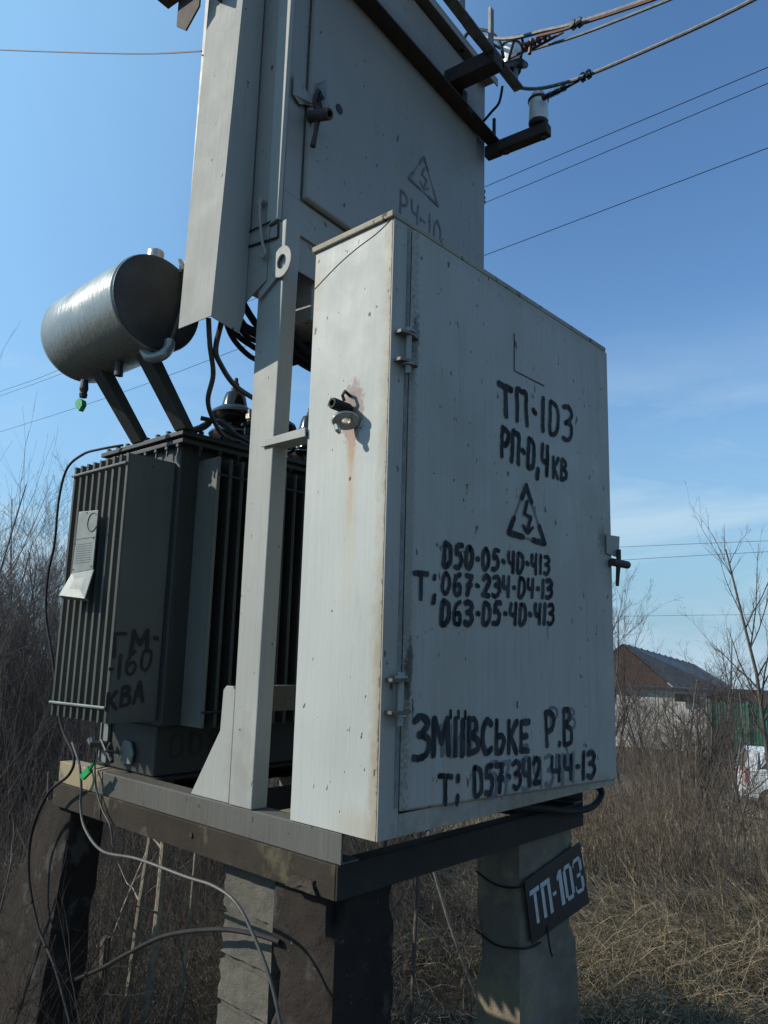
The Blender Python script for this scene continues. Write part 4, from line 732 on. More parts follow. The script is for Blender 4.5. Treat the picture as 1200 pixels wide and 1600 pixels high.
# ---------------------------------------------------------------- number plate on the pile
NP=Vector((0,-1,0)); ys=.128
sp=thing('number_plate','black tilted plate with white stencilled TП-103','sign',(.98,ys,.85))
q=[Vector((.803,ys,.919)),Vector((1.146,ys,.979)),Vector((1.205,ys,.776)),Vector((.844,ys,.736))]
mb=MB(); mb.prism(q,(0,.004,0)); mb.build('plate',M['signb'],sp,bev=.001)
def SPt(u,v):
    TL,TR,BR,BL=q; return (TL*(1-u)+TR*u)*v+(BL*(1-u)+BR*u)*(1-v)
SG={'T':[[(0,.86),(1,.86),(1,1),(0,1)],[(.36,0),(.64,0),(.64,.85),(.36,.85)]],
'П':[[(0,.86),(1,.86),(1,1),(0,1)],[(0,0),(.3,0),(.3,.85),(0,.85)],[(.7,0),(1,0),(1,.85),(.7,.85)]],
'-':[[(0,.42),(1,.42),(1,.52),(0,.52)]],
'1':[[(.4,0),(1,0),(1,1),(.55,1),(.1,.86),(.1,.74),(.4,.78)]],
'0':[[(0,.12),(.3,.12),(.3,.88),(0,.88)],[(.7,.12),(1,.12),(1,.88),(.7,.88)],[(.12,.885),(.88,.885),(.8,1),(.2,1)],[(.2,0),(.8,0),(.88,.115),(.12,.115)]],
'3':[[(.7,.56),(1,.62),(1,.9),(.7,.88)],[(.7,.1),(1,.1),(1,.40),(.7,.44)],[(.1,.885),(.95,.905),(.8,1),(.2,1),(0,.9),(0,.78),(.1,.78)],[(.2,0),(.8,0),(.95,.095),(.1,.115),(.1,.25),(0,.25),(0,.1)],[(.3,.45),(.69,.45),(.8,.5),(.69,.55),(.3,.55)]]}
mb=MB(); x=.045; sc=.132
for c,w in (('T',.155),('П',.155),('-',.06),('1',.10),('0',.16),('3',.16)):
    for poly in SG[c]:
        mb.add([SPt(x+a*w,.25+.56*b)+NP*.0012 for a,b in poly],[tuple(range(len(poly)))])
    x+=w+.024
mb.build('stencil_lettering',M['signw'],sp)
# ---------------------------------------------------------------- far buildings
CX,CY=-1.319,-1.2
def pt(az,d,z): a=rad(az); return Vector((CX+d*math.cos(a),CY+d*math.sin(a),z))
M['whitewash']=paint('whitewashed_wall',(.50,.48,.44),rough=.9,streak=.5,chip=.70,dirt=.6)
M['greenfence']=plain('green_fence_paint',(.015,.12,.08),(.01,.08,.055),.5,0,3,.2)
M['slate']=stone('grey_roof_sheets',(.055,.06,.068),(.035,.038,.042),(.1,.1,.1),2,.3,rough=.4,speck=.8)
M['gable']=stone('reddish_brick_gable',(.055,.034,.027),(.035,.025,.021),(.10,.07,.055),4,.5,speck=.7)
M['carw']=plain('white_car_paint',(.70,.71,.70),(.62,.62,.60),.25,0,3,0)
M['glass']=plain('dark_glass',(.02,.025,.03),None,.08,0,3,0)
M['red']=plain('red_lamp',(.45,.02,.02),(.3,.01,.015),.25,0,20,.1)
M['dirtroad']=stone('dusty_road',(.16,.145,.125),(.12,.11,.095),(.25,.23,.2),2,.5,speck=.75)
h=thing('shed_house','low house with reddish gable and dark hipped roof behind the bare trees','house',pt(23,46,-2.6))
A,Bp,Cp,Dp,Ep=pt(25.2,46,2.10),pt(20.6,49,1.05),pt(18.3,44,-.25),pt(21.7,43,-.2),pt(28.4,44,-.2)
Bk=pt(28.4,56,-.2); Bk2=pt(18.6,55,-.2)
def down(p,z): return Vector((p[0],p[1],z))
def slab(mb,P,t=.06):
    n=(P[1]-P[0]).cross(P[2]-P[0]).normalized()
    if n.z<0: n=-n
    mb.prism(P,n*t)
rf=MB(); slab(rf,[A,Dp,Cp,Bp]); slab(rf,[A,Bp,Bk2,Bk]); slab(rf,[Bp,Cp,Bk2]); slab(rf,[A,Bk,Ep]); roof=rf.build('roof',M['slate'],h)
# sheet seams on the roof slope we see
m=MB()
for i in range(1,12):
    u=i/12; p=A.lerp(Bp,u)+Vector((0,0,.09)); q=Dp.lerp(Cp,u)+Vector((0,0,.09)); m.tube([p,q],.035,5)
tag(m.build('roof_seam',M['slate'],h),kind='stuff')
m=MB(); m.prism([A-Vector((0,0,.05)),Dp-Vector((0,0,.05)),Ep-Vector((0,0,.05))],Vector((.12,.05,0))); m.build('gable',M['gable'],h)
m=MB(); a,b=Dp.lerp(Ep,.03),Ep; m.prism([down(a,-2.8),down(a,-.26),down(b,-.26),down(b,-2.8)],Vector((.2,.1,0)))
a,b=Dp.lerp(Cp,.02),Cp.lerp(Dp,.08); m.prism([down(a,-2.8),down(a,-.27),down(b,-.3),down(b,-2.8)],Vector((.2,.2,0))); m.build('wall',M['gable'],h)
m=MB()
for u in (.2,.5,.8):
    c=down(Dp.lerp(Ep,u),-1.1); w=(Ep-Dp).normalized()*.45; m.prism([c-w,c+w,c+w+Vector((0,0,.7)),c-w+Vector((0,0,.7))],Vector((-.05,-.03,0)))
m.build('window',M['glass'],h)
m=MB(); c=A.lerp(Bp,.45); m.box(c+Vector((-.2,-.2,-.3)),c+Vector((.2,.2,.55))); 
wl_=thing('white_wall','long whitewashed low building wall half hidden by bare branches','wall',pt(22,38,-2.6))
def panelrun(parent,name,mat,az0,az1,d0,d1,z0,z1,n,gap=.03,t=.12,corr=0):
    base=None
    for i in range(n):
        a=pt(az0+(az1-az0)*i/n,d0+(d1-d0)*i/n,z0); b=pt(az0+(az1-az0)*(i+1)/n,d0+(d1-d0)*(i+1)/n,z0); e=(b-a).normalized(); nn=Vector((-e.y,e.x,0)); 
        if nn.dot(Vector((1,.4,0)))<0: nn=-nn
        m=MB(); a=a+e*gap/2; b=b-e*gap/2
        if not corr: m.prism([a,b,Vector((b.x,b.y,z1)),Vector((a.x,a.y,z1))],nn*t)
        else:
            k=corr; L=[]; 
            for j in range(2*k+1): L.append(a.lerp(b,j/(2*k))+nn*(.05 if j%2 else 0))
            vs=L+[Vector((p.x,p.y,z1)) for p in L]; N=len(L); m.add(vs,[(j,j+1,N+j+1,N+j) for j in range(N-1)])
            m.prism([a+nn*.06,b+nn*.06,Vector((b.x,b.y,z0+.1))+nn*.06,Vector((a.x,a.y,z0+.1))+nn*.06],nn*.03)
        m.build(name,mat,parent)
panelrun(wl_,'wall_panel',M['whitewash'],27.5,19.9,38.5,38,-2.75,.06,7)
m=MB(); a,b=pt(27.6,38.3,.065),pt(19.8,37.8,.065); m.prism([a,b,b+Vector((0,0,.09)),a+Vector((0,0,.09))],Vector((.5,.2,0))); m.build('wall_cap',M['slate'],wl_)
m=MB(); a,b=pt(21.9,37.9,-.45),pt(20.4,37.9,-.45); m.prism([a,b,b+Vector((0,0,.35)),a+Vector((0,0,.35))],Vector((-.03,0,0))); m.build('window',M['glass'],wl_)
gf=thing('green_fence','dark green ribbed metal fence and gate right of the white wall','fence',pt(15,36,-2.6))
panelrun(gf,'fence_panel',M['greenfence'],19.7,8,37,34,-2.75,-.32,9,corr=7)
for i in range(6):
    p=pt(19.75-i*2.3,36.9-i*.55,0); m=MB(); m.box((p.x-.05,p.y-.05,-2.8),(p.x+.05,p.y+.05,-.22)); m.build('fence_post',M['greenfence'],gf)
b2=thing('brown_shed','long brown shed roof beyond the green fence','shed',pt(14,52,-2.6))
m=MB(); a,b=pt(19.0,50,-1.2),pt(7,50,-1.2); c,d=pt(19.0,56,-.55),pt(7,56,-.55); m.hexa([a,b,d,c],[p+Vector((0,0,.1)) for p in (a,b,d,c)]); m.build('roof',M['gable'],b2)
m=MB(); a,b=pt(18.9,50.4,-2.8),pt(7.1,50.4,-2.8); m.prism([a,b,Vector((b.x,b.y,-1.21)),Vector((a.x,a.y,-1.21))],Vector((.3,.1,0))); m.build('wall',M['gable'],b2)
road=MB(); P=[pt(az,d,0) for az,d in ((2,22),(12,22.5),(24,24),(34,28),(34,31),(24,28),(12,26.5),(2,26))]
nrd=40; L0=[];L1=[]
for i in range(nrd+1):
    az=2+36*i/nrd; d=22+6*max(0,(az-12)/26)**1.5
    for LL,dd in ((L0,d),(L1,d+4.2)): p=pt(az,dd,0); LL.append(Vector((p.x,p.y,gz(p.x,p.y)+.06)))
road.add(L0+L1,[(i,i+1,nrd+2+i,nrd+1+i) for i in range(nrd)]); tag(road.build('road',M['dirtroad'],loc=(18,6,-2.5)),'dusty lane in front of the fences',kind='structure')
# white hatchback at the right edge
def car():
    c0=pt(18.35,24.3,0); zg=gz(c0.x,c0.y)+.07; ax=Vector((math.cos(rad(-66)),math.sin(rad(-66)),0)); ay=Vector((-ax.y,ax.x,0))
    T=Matrix(((ax.x,ay.x,0,c0.x),(ax.y,ay.y,0,c0.y),(0,0,1,zg),(0,0,0,1)))   # local x forward, tail at x=0
    t=thing('parked_car','white hatchback with red tail lamp cut off by the right edge of the photo','car',T@Vector((2,0,0)))
    st=[(.0,.45,.80,.70,.0),(.06,.32,1.02,.79,.0),(.25,.26,1.10,.83,.62),(.6,.24,1.12,.85,.64),(1.4,.2,1.12,.86,.66),(2.4,.2,1.08,.86,.64),(3.0,.22,1.02,.85,.6),(3.6,.24,.92,.82,.5),(3.95,.3,.78,.74,.4),(4.05,.42,.66,.62,.3)]
    prof=lambda x,z0,z1,w:[(x,-w,z0+.1),(x,-w*1.0,(z0+z1)/2),(x,-w*.96,z1-.06),(x,-w*.86,z1),(x,w*.86,z1),(x,w*.96,z1-.06),(x,w,(z0+z1)/2),(x,w,z0+.1),(x,w*.9,z0),(x,-w*.9,z0)]
    vs=[];n=10
    for x,z0,z1,w,_ in st: vs+=prof(x,z0,z1,w)
    fs=[(i*n+k,i*n+(k+1)%n,(i+1)*n+(k+1)%n,(i+1)*n+k) for i in range(len(st)-1) for k in range(n)]+[tuple(range(n)),tuple((len(st)-1)*n+k for k in range(n))]
    m=MB().add(vs,fs); m.build('body',M['carw'],t,bev=.02,smooth=True,xf=T)
    g=[(.10,1.05,.74,1.05),(.32,1.44,.62,1.06),(.7,1.50,.62,1.09),(1.6,1.50,.62,1.1),(2.2,1.44,.60,1.08),(2.95,1.0,.70,1.0)]
    vs=[]; 
    for x,zt,wt,zb in g: vs+=[(x,-.80,min(zb,zt-.01)),(x,-wt,zt),(x,wt,zt),(x,.80,min(zb,zt-.01))]
    fs=[(i*4+k,i*4+(k+1)%4,(i+1)*4+(k+1)%4,(i+1)*4+k) for i in range(len(g)-1) for k in range(4)]+[(0,1,2,3),(20,21,22,23)]
    MB().add(vs,fs).build('greenhouse',M['glass'],t,xf=T)
    m=MB(); m.hexa([(.34,-.6,1.447),(2.15,-.6,1.447),(2.15,.6,1.447),(.34,.6,1.447)],[(.30,-.62,1.50),(2.1,-.6,1.48),(2.1,.6,1.48),(.30,.62,1.50)]); m.hexa([(.28,-.63,1.495),(1.7,-.62,1.505),(1.7,.62,1.505),(.28,.63,1.495)],[(.33,-.6,1.525),(1.65,-.58,1.53),(1.65,.58,1.53),(.33,.6,1.525)])
    for s in (-1,1):
        for x0,x1 in ((.55,.68),(1.35,1.45),(2.12,2.2)): m.hexa([(x0,s*.81,1.05),(x1,s*.81,1.05),(x1,s*.79,1.06),(x0,s*.79,1.06)],[(x0,s*.632,1.49),(x1-.02,s*.632,1.49),(x1-.02,s*.61,1.49),(x0,s*.61,1.49)])
        m.hexa([(.08,s*.82,1.0),(.45,s*.825,1.02),(.45,s*.78,1.02),(.08,s*.76,1.0)],[(.30,s*.635,1.49),(.52,s*.635,1.5),(.52,s*.60,1.5),(.30,s*.60,1.49)])
    m.build('roof',M['carw'],t,smooth=True,xf=T)
    for s in (-1,1):
        m=MB(); m.hexa([(-.005,s*.62,.72),(.16,s*.845,.72),(.14,s*.80,.72),(.02,s*.60,.72)],[(.03,s*.66,1.08),(.20,s*.835,1.08),(.17,s*.79,1.08),(.05,s*.64,1.08)]); m.build('tail_lamp',M['red'],t,xf=T)
        for x in (.75,3.25):
            m=MB(); m.lathe([(.18,-.1),(.30,-.1),(.31,-.06),(.31,.06),(.30,.09),(.19,.1)],(x,s*.77,.31),(0,s,0),24); wh=m.build('wheel',M['black'],t,smooth=True,xf=T)
            m=MB(); m.lathe([(.19,.09),(.18,.105),(.08,.10),(.05,.115)],(x,s*.77,.31),(0,s,0),20); m.build('rim',M['steel'],wh,xf=T)
    m=MB(); m.hexa([(-.06,-.72,.34),(.05,-.84,.34),(.05,.84,.34),(-.06,.72,.34)],[(-.06,-.72,.60),(.05,-.84,.60),(.05,.84,.60),(-.06,.72,.60)]); m.build('bumper',M['carw'],t,bev=.02,xf=T)
    m=MB(); m.box((-.075,-.26,.64),(-.0,.26,.75)); m.build('number_plate',M['plate'],t,xf=T)
car()
# ---------------------------------------------------------------- bare trees
def grow(seed,base,h,r0,n1,spread=.55,up=.25,levels=3,kids=(9,6),tw=.42,lean=(0,0),wob=.10,trunks=1):
    """returns list per level of (paths K=6, radii)"""
    R=random.Random(seed); out=[[] for _ in range(levels+1)]
    def path(p,d,L,r,K=6):
        P=[p.copy()]; RR=[]
        for i in range(K-1):
            d=(d+Vector((R.gauss(0,wob),R.gauss(0,wob),R.gauss(0,wob)+up*.12))).normalized(); P.append(P[-1]+d*L/(K-1))
        RR=[max(r*(1-.78*i/(K-1)),.0008) for i in range(K)]; return P,RR
    def rec(p,d,L,r,lv):
        P,RR=path(p,d,L,r); out[lv].append((P,RR))
        if lv>=levels: return
        n=n1 if lv==0 else kids[min(lv-1,len(kids)-1)]
        for i in range(n):
            u=R.uniform(.22 if lv==0 else .12,.98); k=min(int(u*5),4); f=u*5-k; q=P[k].lerp(P[k+1],f); dd=(P[k+1]-P[k]).normalized()
            s=Vector((R.gauss(0,1),R.gauss(0,1),R.gauss(0,.6))); s=(s-dd*s.dot(dd)).normalized()
            a=R.uniform(.4,1.0)*spread*1.6; nd=(dd*math.cos(a)+s*math.sin(a)+Vector((0,0,up*.5))).normalized()
            rr=(RR[k]*(1-f)+RR[k+1]*f)*R.uniform(.45,.7); rec(q,nd,L*tw*R.uniform(.55,1.25)*(1.15-.5*u),rr,lv+1)
    for t in range(trunks):
        a=R.uniform(0,2*PI); b=Vector(base)+Vector((math.cos(a),math.sin(a),0))*(.06*(trunks>1)*R.uniform(.5,2.5))
        d=Vector((lean[0]+(R.gauss(0,.22) if trunks>1 else 0),lean[1]+(R.gauss(0,.22) if trunks>1 else 0),1)).normalized()
        rec(b,d,h*R.uniform(.75,1.05),r0*R.uniform(.7,1.1) if trunks>1 else r0,0)
    return out
def tree(name,label,cat,base,group=None,mats=('bark','twig'),cut=1,**kw):
    lv=grow(base=base,**kw); t=thing(name,label,cat,base,group)
    for nm,ls,mt,n in (('trunk',lv[:cut],mats[0],7),('crown',lv[cut:],mats[1],3)):
        A=[x for l in ls for x in l]
        if not A: continue
        V_,F_=tubes_np(np.array([[tuple(q) for q in a[0]] for a in A]),np.array([a[1] for a in A]),n)
        o=mesh_np(nm,V_-np.array(base),F_,M[mt],parent=t)
    return t
def gp(az,d): p=pt(az,d,0); return (p.x,p.y,gz(p.x,p.y)-.05)
tree('bare_tree','tall bare fruit tree with upright shoots at the right edge, above the car','tree',gp(15.7,9),seed=21,h=3.35,r0=.032,n1=18,spread=.5,up=.6,kids=(7,3),tw=.36,lean=(-.03,.12))
tree('bare_tree','bare tree with fine mistletoe-like twigs rising just right of the cabinet latch','tree',gp(25.3,11),seed=33,h=3.6,r0=.035,n1=18,spread=.55,up=.5,kids=(12,9),tw=.34)
tree('bare_tree','crooked bare tree in front of the dark house roof','tree',gp(22.6,12.5),seed=8,h=3.1,r0=.04,n1=12,spread=.75,up=.2,kids=(9,6),tw=.5,lean=(.1,-.15),mats=('bark','twigw'))
tree('bare_tree','bare tree in front of the join between white wall and green fence','tree',gp(19.8,13),seed=14,h=3.3,r0=.035,n1=14,spread=.6,up=.3,kids=(8,5),tw=.42)
tree('bare_tree','bare tree with twigs crossing the green fence','tree',gp(17.9,15),seed=15,h=3.6,r0=.035,n1=14,spread=.6,up=.4,kids=(8,5),tw=.42)
tree('bare_shrub','low shrub with curved branches in front of the white car','shrub',gp(18.6,8.3),seed=44,h=1.7,r0=.02,n1=8,spread=.9,up=.1,kids=(6,3),tw=.5,trunks=3,lean=(.1,-.3))

for i,(az,d,h_,sd_,lb) in enumerate(((24.0,9.0,2.6,71,'small bare tree with curved side branches just right of the big cabinet'),(21.2,9.6,2.7,72,'small bare tree in front of the white wall, its top level with the roof ridge'),(19.0,10.2,2.4,73,'small bare tree in front of the green fence, between two taller ones'),(22.7,8.3,2.0,74,'low bare tree with upright shoots below the shed roof'),(20.6,7.6,2.2,75,'low bare tree nearest the big cabinet, in front of the white wall'),(26.0,9.5,3.0,76,'bare tree half hidden by the right edge of the big cabinet'),(20.2,16,3.6,77,'farther bare tree standing before the end of the white wall'))):
    tree('bare_tree',lb,'tree',gp(az,d),seed=sd_,h=h_*.85,r0=.022,n1=15,spread=.6,up=.35,kids=(9,6),tw=.42,mats=('bark','twig'),lean=(0,.1*(-1)**i),trunks=1+(i%2))
# left thicket
for i,(az,d,h_,sd_,tr_,lb) in enumerate(((72.0,8.5,3.3,106,5,'dense bare bush in the left corner of the photo'),(69.0,8.3,3.4,107,5,'dense bare bush between the photo edge and the ribbed fins'),(66.0,8.8,3.4,108,4,'dense bare bush directly beside the ribbed fins'),(70.5,9.5,3.6,101,4,'dense bare bush at the left edge, behind the fins of the transformer'),(67.0,10,3.7,102,4,'dense bare bush showing just left of the ribbed fins'),(73.5,7.5,2.7,103,4,'nearer bare bush at the lower left edge'),(64.5,11,3.0,104,3,'bare bush hidden mostly behind the transformer fins'),(68.5,6.3,2.2,105,5,'low twiggy bush behind the brown left pile'))):
    tree('bare_bush',lb,'bush',gp(az,d),seed=sd_,h=h_*.88,r0=.02,n1=17,spread=.6,up=.4,kids=(11,8),tw=.42,trunks=tr_,cut=1,mats=('twig','twig'))
tree('bare_sapling','thin sapling with very long upright shoots at the left edge above the bush','sapling',gp(70.5,6.5),seed=61,h=3.3,r0=.016,n1=9,spread=.4,up=.9,kids=(4,2),tw=.45,levels=2,trunks=2,lean=(.05,.0))
tree('bare_sapling','thin sapling shoot standing close to the left side of the fins','sapling',gp(67.6,6.5),seed=64,h=3.2,r0=.013,n1=7,spread=.35,up=.9,kids=(4,2),tw=.4,levels=2)
for i,(az,d,h_,lb) in enumerate(((24.6,15,2.6,'tangled bush in front of the reddish gable, right beside the cabinet'),(23.2,17,3.0,'tangled bush in front of the lower left part of the dark roof'),(21.7,15,2.5,'tangled bush before the middle of the white wall'),(20.4,18,2.9,'tangled bush before the right end of the white wall'),(18.8,16,2.4,'tangled bush before the left end of the green fence'))):
    tree('bare_bush',lb,'bush',gp(az,d),seed=300+i,h=h_,r0=.022,n1=12,spread=.8,up=.25,kids=(10,7),tw=.45,trunks=3,mats=('twig','twig' if i%2 else 'twigw'))
# near stems under the frame
def stem(name,label,P,r0,r1,mat,twigs=5,seed=0,cat='sapling',group=None,tl=.35):
    R=random.Random(seed); P=smoothpath([Vector(p)+Vector((R.gauss(0,.006),R.gauss(0,.006),0)) for p in P],5); t=thing(name,label,cat,tuple(P[0]),group)
    m=MB(); n=len(P); m.tube(P,[r0+(r1-r0)*i/(n-1)+.0008*math.sin(i*2.3) for i in range(n)],8); m.build('trunk',M[mat],t,smooth=True)
    if twigs:
        A=[]
        for k in range(twigs):
            i=R.randint(n//4,n-2); d=(P[i+1]-P[i]).normalized(); s=Vector((R.gauss(0,1),R.gauss(0,1),R.gauss(0,.5))).normalized(); dd=(d*.6+s*.8).normalized(); q=P[i].copy(); L=R.uniform(.4,1)*tl; pp=[q]
            for j in range(5): dd=(dd+Vector((R.gauss(0,.15),R.gauss(0,.15),R.gauss(0,.12)+.06))).normalized(); pp.append(pp[-1]+dd*L/5)
            A.append((pp,[r1*.55*(1-j/7) for j in range(6)]))
        V_,F_=tubes_np(np.array([[tuple(q) for q in a[0]] for a in A]),np.array([a[1] for a in A]),4)
        tag(mesh_np('twigs',V_-np.array(tuple(P[0])),F_,M[mat],parent=t),kind='stuff')
stem('sapling_stem','thickest pale stem left of the block pillar',[(.40,1.52,-.02),(.41,1.47,.5),(.45,1.50,1.0),(.47,1.5,1.25)],.017,.012,'barkl',7,1)
stem('sapling_stem','slightly thinner pale stem left of the thickest one by the block pillar',[(.36,1.60,-.02),(.41,1.60,.5),(.43,1.58,1.0),(.44,1.6,1.2)],.014,.009,'barkl',7,2)
stem('sapling_stem','leaning thin stem close against the block pillar',[(.50,1.45,-.02),(.50,1.38,.5),(.52,1.40,1.0)],.009,.005,'barkl',6,3)
stem('sapling_stem','thin dark stem standing midway between left pile and block pillar',[(.42,2.3,-.03),(.40,2.32,.5),(.36,2.35,1.0)],.012,.007,'bark',8,4)
stem('sapling_stem','thin branching stem beside the left pile, with twigs crossing under the frame',[(.50,2.05,-.03),(.55,2.0,.4),(.66,1.9,.8),(.74,1.8,1.0)],.008,.004,'barkl',10,5,tl=.5)
stem('sapling_stem','reddish young shoot in front of the brown left pile',[(-.25,1.75,-.02),(-.24,1.80,.35),(-.20,1.68,.65),(-.17,1.60,.95)],.006,.003,'bark',5,6,tl=.4)
stem('sapling_stem','second young shoot leaning in front of the brown left pile',[(-.22,1.55,-.02),(-.21,1.62,.35),(-.17,1.50,.62),(-.15,1.47,.9)],.005,.0025,'bark',5,7,tl=.35)
stem('sapling_stem','pale forked stem right of the corner pile, under the front cabinet',[(1.05,.95,-.02),(1.08,.98,.4),(1.12,1.0,.7),(1.2,1.0,1.0)],.011,.006,'bark',14,8,tl=.5)
stem('sapling_stem','thin stem crossing diagonally under the front cabinet towards the grey pile',[(1.9,1.0,-.1),(1.75,1.1,.3),(1.62,1.2,.75),(1.5,1.3,1.1)],.008,.004,'barkl',16,9,tl=.6)
stem('sapling_stem','pale leaning stem left of the grey pile, touching the shade under the frame',[(1.15,.85,-.02),(1.1,.80,.4),(1.18,.86,.8),(1.3,.92,1.02)],.009,.005,'bark',14,10,tl=.5)
for i,(p,h_,lb) in enumerate((((.15,2.0,0),.38,'short dark wooden stake nearest the left pile'),((.30,1.95,0),.36,'short dark wooden stake between the left pile and the pale stems'),((.43,1.85,0),.42,'thin short stake close to the pale stems'))):
    m=MB(); rough_prism(m,q4(p[0]-.018,p[1]-.018,p[0]+.018,p[1]+.018,-.05),q4(p[0]-.015,p[1]-.015,p[0]+.015,p[1]+.02,h_),nx=3,nz=8,amp=.003,edge=.004,seed=60+i); tag(m.build('wooden_stake',M['bark'],loc=p),lb,'stake')
# ---------------------------------------------------------------- uncountable dry growth
def scatter(n,d0,d1,a0,a1,pw=1.0):
    d=d0+(d1-d0)*rng.random(n)**pw; a=np.radians(a0+(a1-a0)*rng.random(n)); return CX+d*np.cos(a),CY+d*np.sin(a),d
gxs=np.arange(-12,32,.35); gys=np.arange(-12,32,.35); GZ=np.array([[gz(float(a),float(b)) for b in gys] for a in gxs])
def gzf(x,y):
    i=np.clip((x+12)/.35,0,len(gxs)-1.01); j=np.clip((y+12)/.35,0,len(gys)-1.01); i0=i.astype(int);j0=j.astype(int);u=i-i0;v=j-j0
    return GZ[i0,j0]*(1-u)*(1-v)+GZ[i0+1,j0]*u*(1-v)+GZ[i0,j0+1]*(1-u)*v+GZ[i0+1,j0+1]*u*v
def clump(x,y,s=1.1):
    return (np.sin(x*s*2.1+np.sin(y*s*1.7)*1.6)+np.sin(y*s*2.9+1.3+np.sin(x*s*1.3)*2.1)+.6*np.sin((x+y)*s*5.3))*.38
def blades(name,n,d0,d1,a0,a1,h0,h1,w,mat,label,flat=.9,pw=1.3):
    x,y,d=scatter(n,d0,d1,a0,a1,pw); c=clump(x,y); keep=rng.random(n)<np.clip(.55+c*.8,.08,1); x,y,d,c=x[keep],y[keep],d[keep],c[keep]; N=len(x)
    H=(h0+(h1-h0)*rng.random(N))*np.clip(1+c*.45,.4,1.7); wa=.9*np.sin(x*.55+1)+.8*np.sin(y*.63+2.2)+rng.normal(0,.75,N)+2.2
    fl=np.clip(flat+rng.normal(0,.35,N),.1,2.0); th=np.arctan(fl)
    dx=np.cos(wa);dy=np.sin(wa); z=gzf(x,y)-.02
    K=4; P=np.zeros((N,K,3))
    for k in range(K):
        t=k/(K-1); bend=th*(.5+.75*t); s=H*t
        P[:,k,0]=x+dx*s*np.sin(bend); P[:,k,1]=y+dy*s*np.sin(bend); P[:,k,2]=z+s*np.cos(bend)
    ww=(w*(.6+.8*rng.random(N))*np.clip(d/4,.8,3))[:,None]*np.array([1,.9,.6,.1])[None]
    sa=rng.random(N)*6.28; sx=np.cos(sa)[:,None]*ww; sy=np.sin(sa)[:,None]*ww
    A=P.copy();B=P.copy();A[:,:,0]+=sx;A[:,:,1]+=sy;B[:,:,0]-=sx;B[:,:,1]-=sy
    V_=np.stack([A,B],2).reshape(-1,3); idx=np.arange(N*K*2).reshape(N,K,2)
    F_=np.stack([idx[:,:-1,0],idx[:,:-1,1],idx[:,1:,1],idx[:,1:,0]],-1).reshape(-1,4)
    tag(mesh_np(name,V_,F_,mat),label,kind='stuff')
blades('dry_grass',330000,2.0,11,-12,92,.14,.42,.0017,M['grass'],'long matted dry grass around the piles',pw=1.0,flat=1.25)
blades('dry_grass',60000,9,26,2,80,.2,.45,.0016,M['grass'],'dry grass on the slope behind the substation',flat=.6,pw=1)
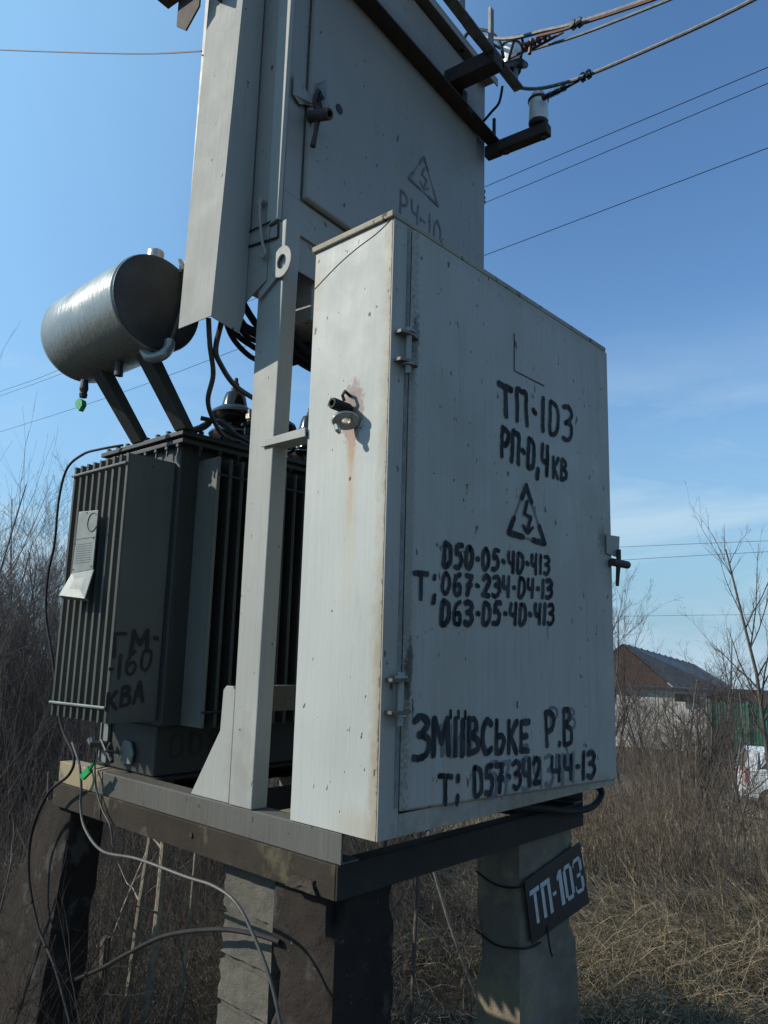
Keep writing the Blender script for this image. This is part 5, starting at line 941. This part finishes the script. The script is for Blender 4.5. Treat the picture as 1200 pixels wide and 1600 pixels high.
def stems(name,n,d0,d1,a0,a1,h0,h1,r,mat,label,tw=4,lean=.16,pw=1,dens=None):
    x,y,d=scatter(n,d0,d1,a0,a1,pw); c=clump(x,y,.7); keep=rng.random(n)<np.clip(.6+c*.7,.12,1)
    keep&=~((x>-.4)&(x<1.5)&(y>-.1)&(y<(.85 if name=='undergrowth' else 2.3)))
    az=np.degrees(np.arctan2(y-CY,x-CX)); keep&=~((az<19.8)&(d>6.5)&(rng.random(n)<.8))
    x,y,d,c=x[keep],y[keep],d[keep],c[keep]; N=len(x)
    H=(h0+(h1-h0)*rng.random(N)**1.5)*np.clip(1+c*.3,.6,1.5); D=np.stack([rng.normal(0,lean,N),rng.normal(0,lean,N),np.ones(N)],-1)
    K=5; P=np.zeros((N,K,3)); P[:,0]=np.stack([x,y,gzf(x,y)-.03],-1)
    for k in range(1,K):
        D+=np.stack([rng.normal(0,.10,N),rng.normal(0,.10,N),np.zeros(N)],-1); Dn=D/np.linalg.norm(D,axis=1,keepdims=True); P[:,k]=P[:,k-1]+Dn*(H/(K-1))[:,None]
    rr=(r*(.5+rng.random(N))*np.clip(d/7,.8,1.7))[:,None]*np.array([1,.85,.7,.5,.25])[None]
    V1,F1=tubes_np(P,rr,3); Vs=[V1];Fs=[F1];off=len(V1)
    if tw:
        M_=N*tw; i=np.repeat(np.arange(N),tw); u=rng.uniform(.9,3.95,M_); k=u.astype(int); f=(u-k)[:,None]; q=P[i,k]*(1-f)+P[i,k+1]*f
        T=P[i,k+1]-P[i,k]; T/=np.linalg.norm(T,axis=1,keepdims=True)+1e-9; s=rng.normal(0,1,(M_,3)); s/=np.linalg.norm(s,axis=1,keepdims=True); Dd=T*.75+s*.65+np.array([0,0,.15]); L=H[i]*rng.uniform(.08,.34,M_)
        Pt=np.zeros((M_,4,3)); Pt[:,0]=q
        for k2 in range(1,4):
            Dd=Dd/np.linalg.norm(Dd,axis=1,keepdims=True)+rng.normal(0,.13,(M_,3)); Pt[:,k2]=Pt[:,k2-1]+Dd*(L/3)[:,None]
        V2,F2=tubes_np(Pt,rr[i,k][:,None]*np.array([.6,.5,.35,.2])[None],3); Vs.append(V2);Fs.append(F2+off)
    tag(mesh_np(name,np.concatenate(Vs),np.concatenate(Fs),mat),label,kind='stuff')
stems('thicket',5600,5.6,12,8,44,.3,1.15,.0028,M['reed'],'tangle of dry brown stems on the right behind the piles',tw=5)
stems('thicket',2300,11,21,10,46,.4,1.3,.0034,M['twigw'],'brown scrub farther down the slope on the right',tw=6)
stems('thicket',6500,5.0,14,56,84,.9,2.6,.0030,M['twig'],'dark tangled scrub behind the left of the frame',tw=7,lean=.25)
stems('thicket',3000,4.6,13,40,60,.4,1.3,.0026,M['reed'],'dry stems seen through the gap under the frame',tw=5)

stems('undergrowth',6000,2.6,6.0,30,80,.2,1.0,.0022,M['twigw'],'tangled dead stems and twigs under and behind the frame',tw=7,lean=.45)
stems('undergrowth',1500,3.6,7.5,6,34,.1,.55,.0022,M['twigw'],'broken dry stems lying in the grass on the right',tw=5,lean=.7)

stems('weeds',420,4.0,8.5,6,32,.5,1.15,.0030,M['reed'],'sparse upright dead weed stems standing in the right hand grass',tw=6,lean=.12)
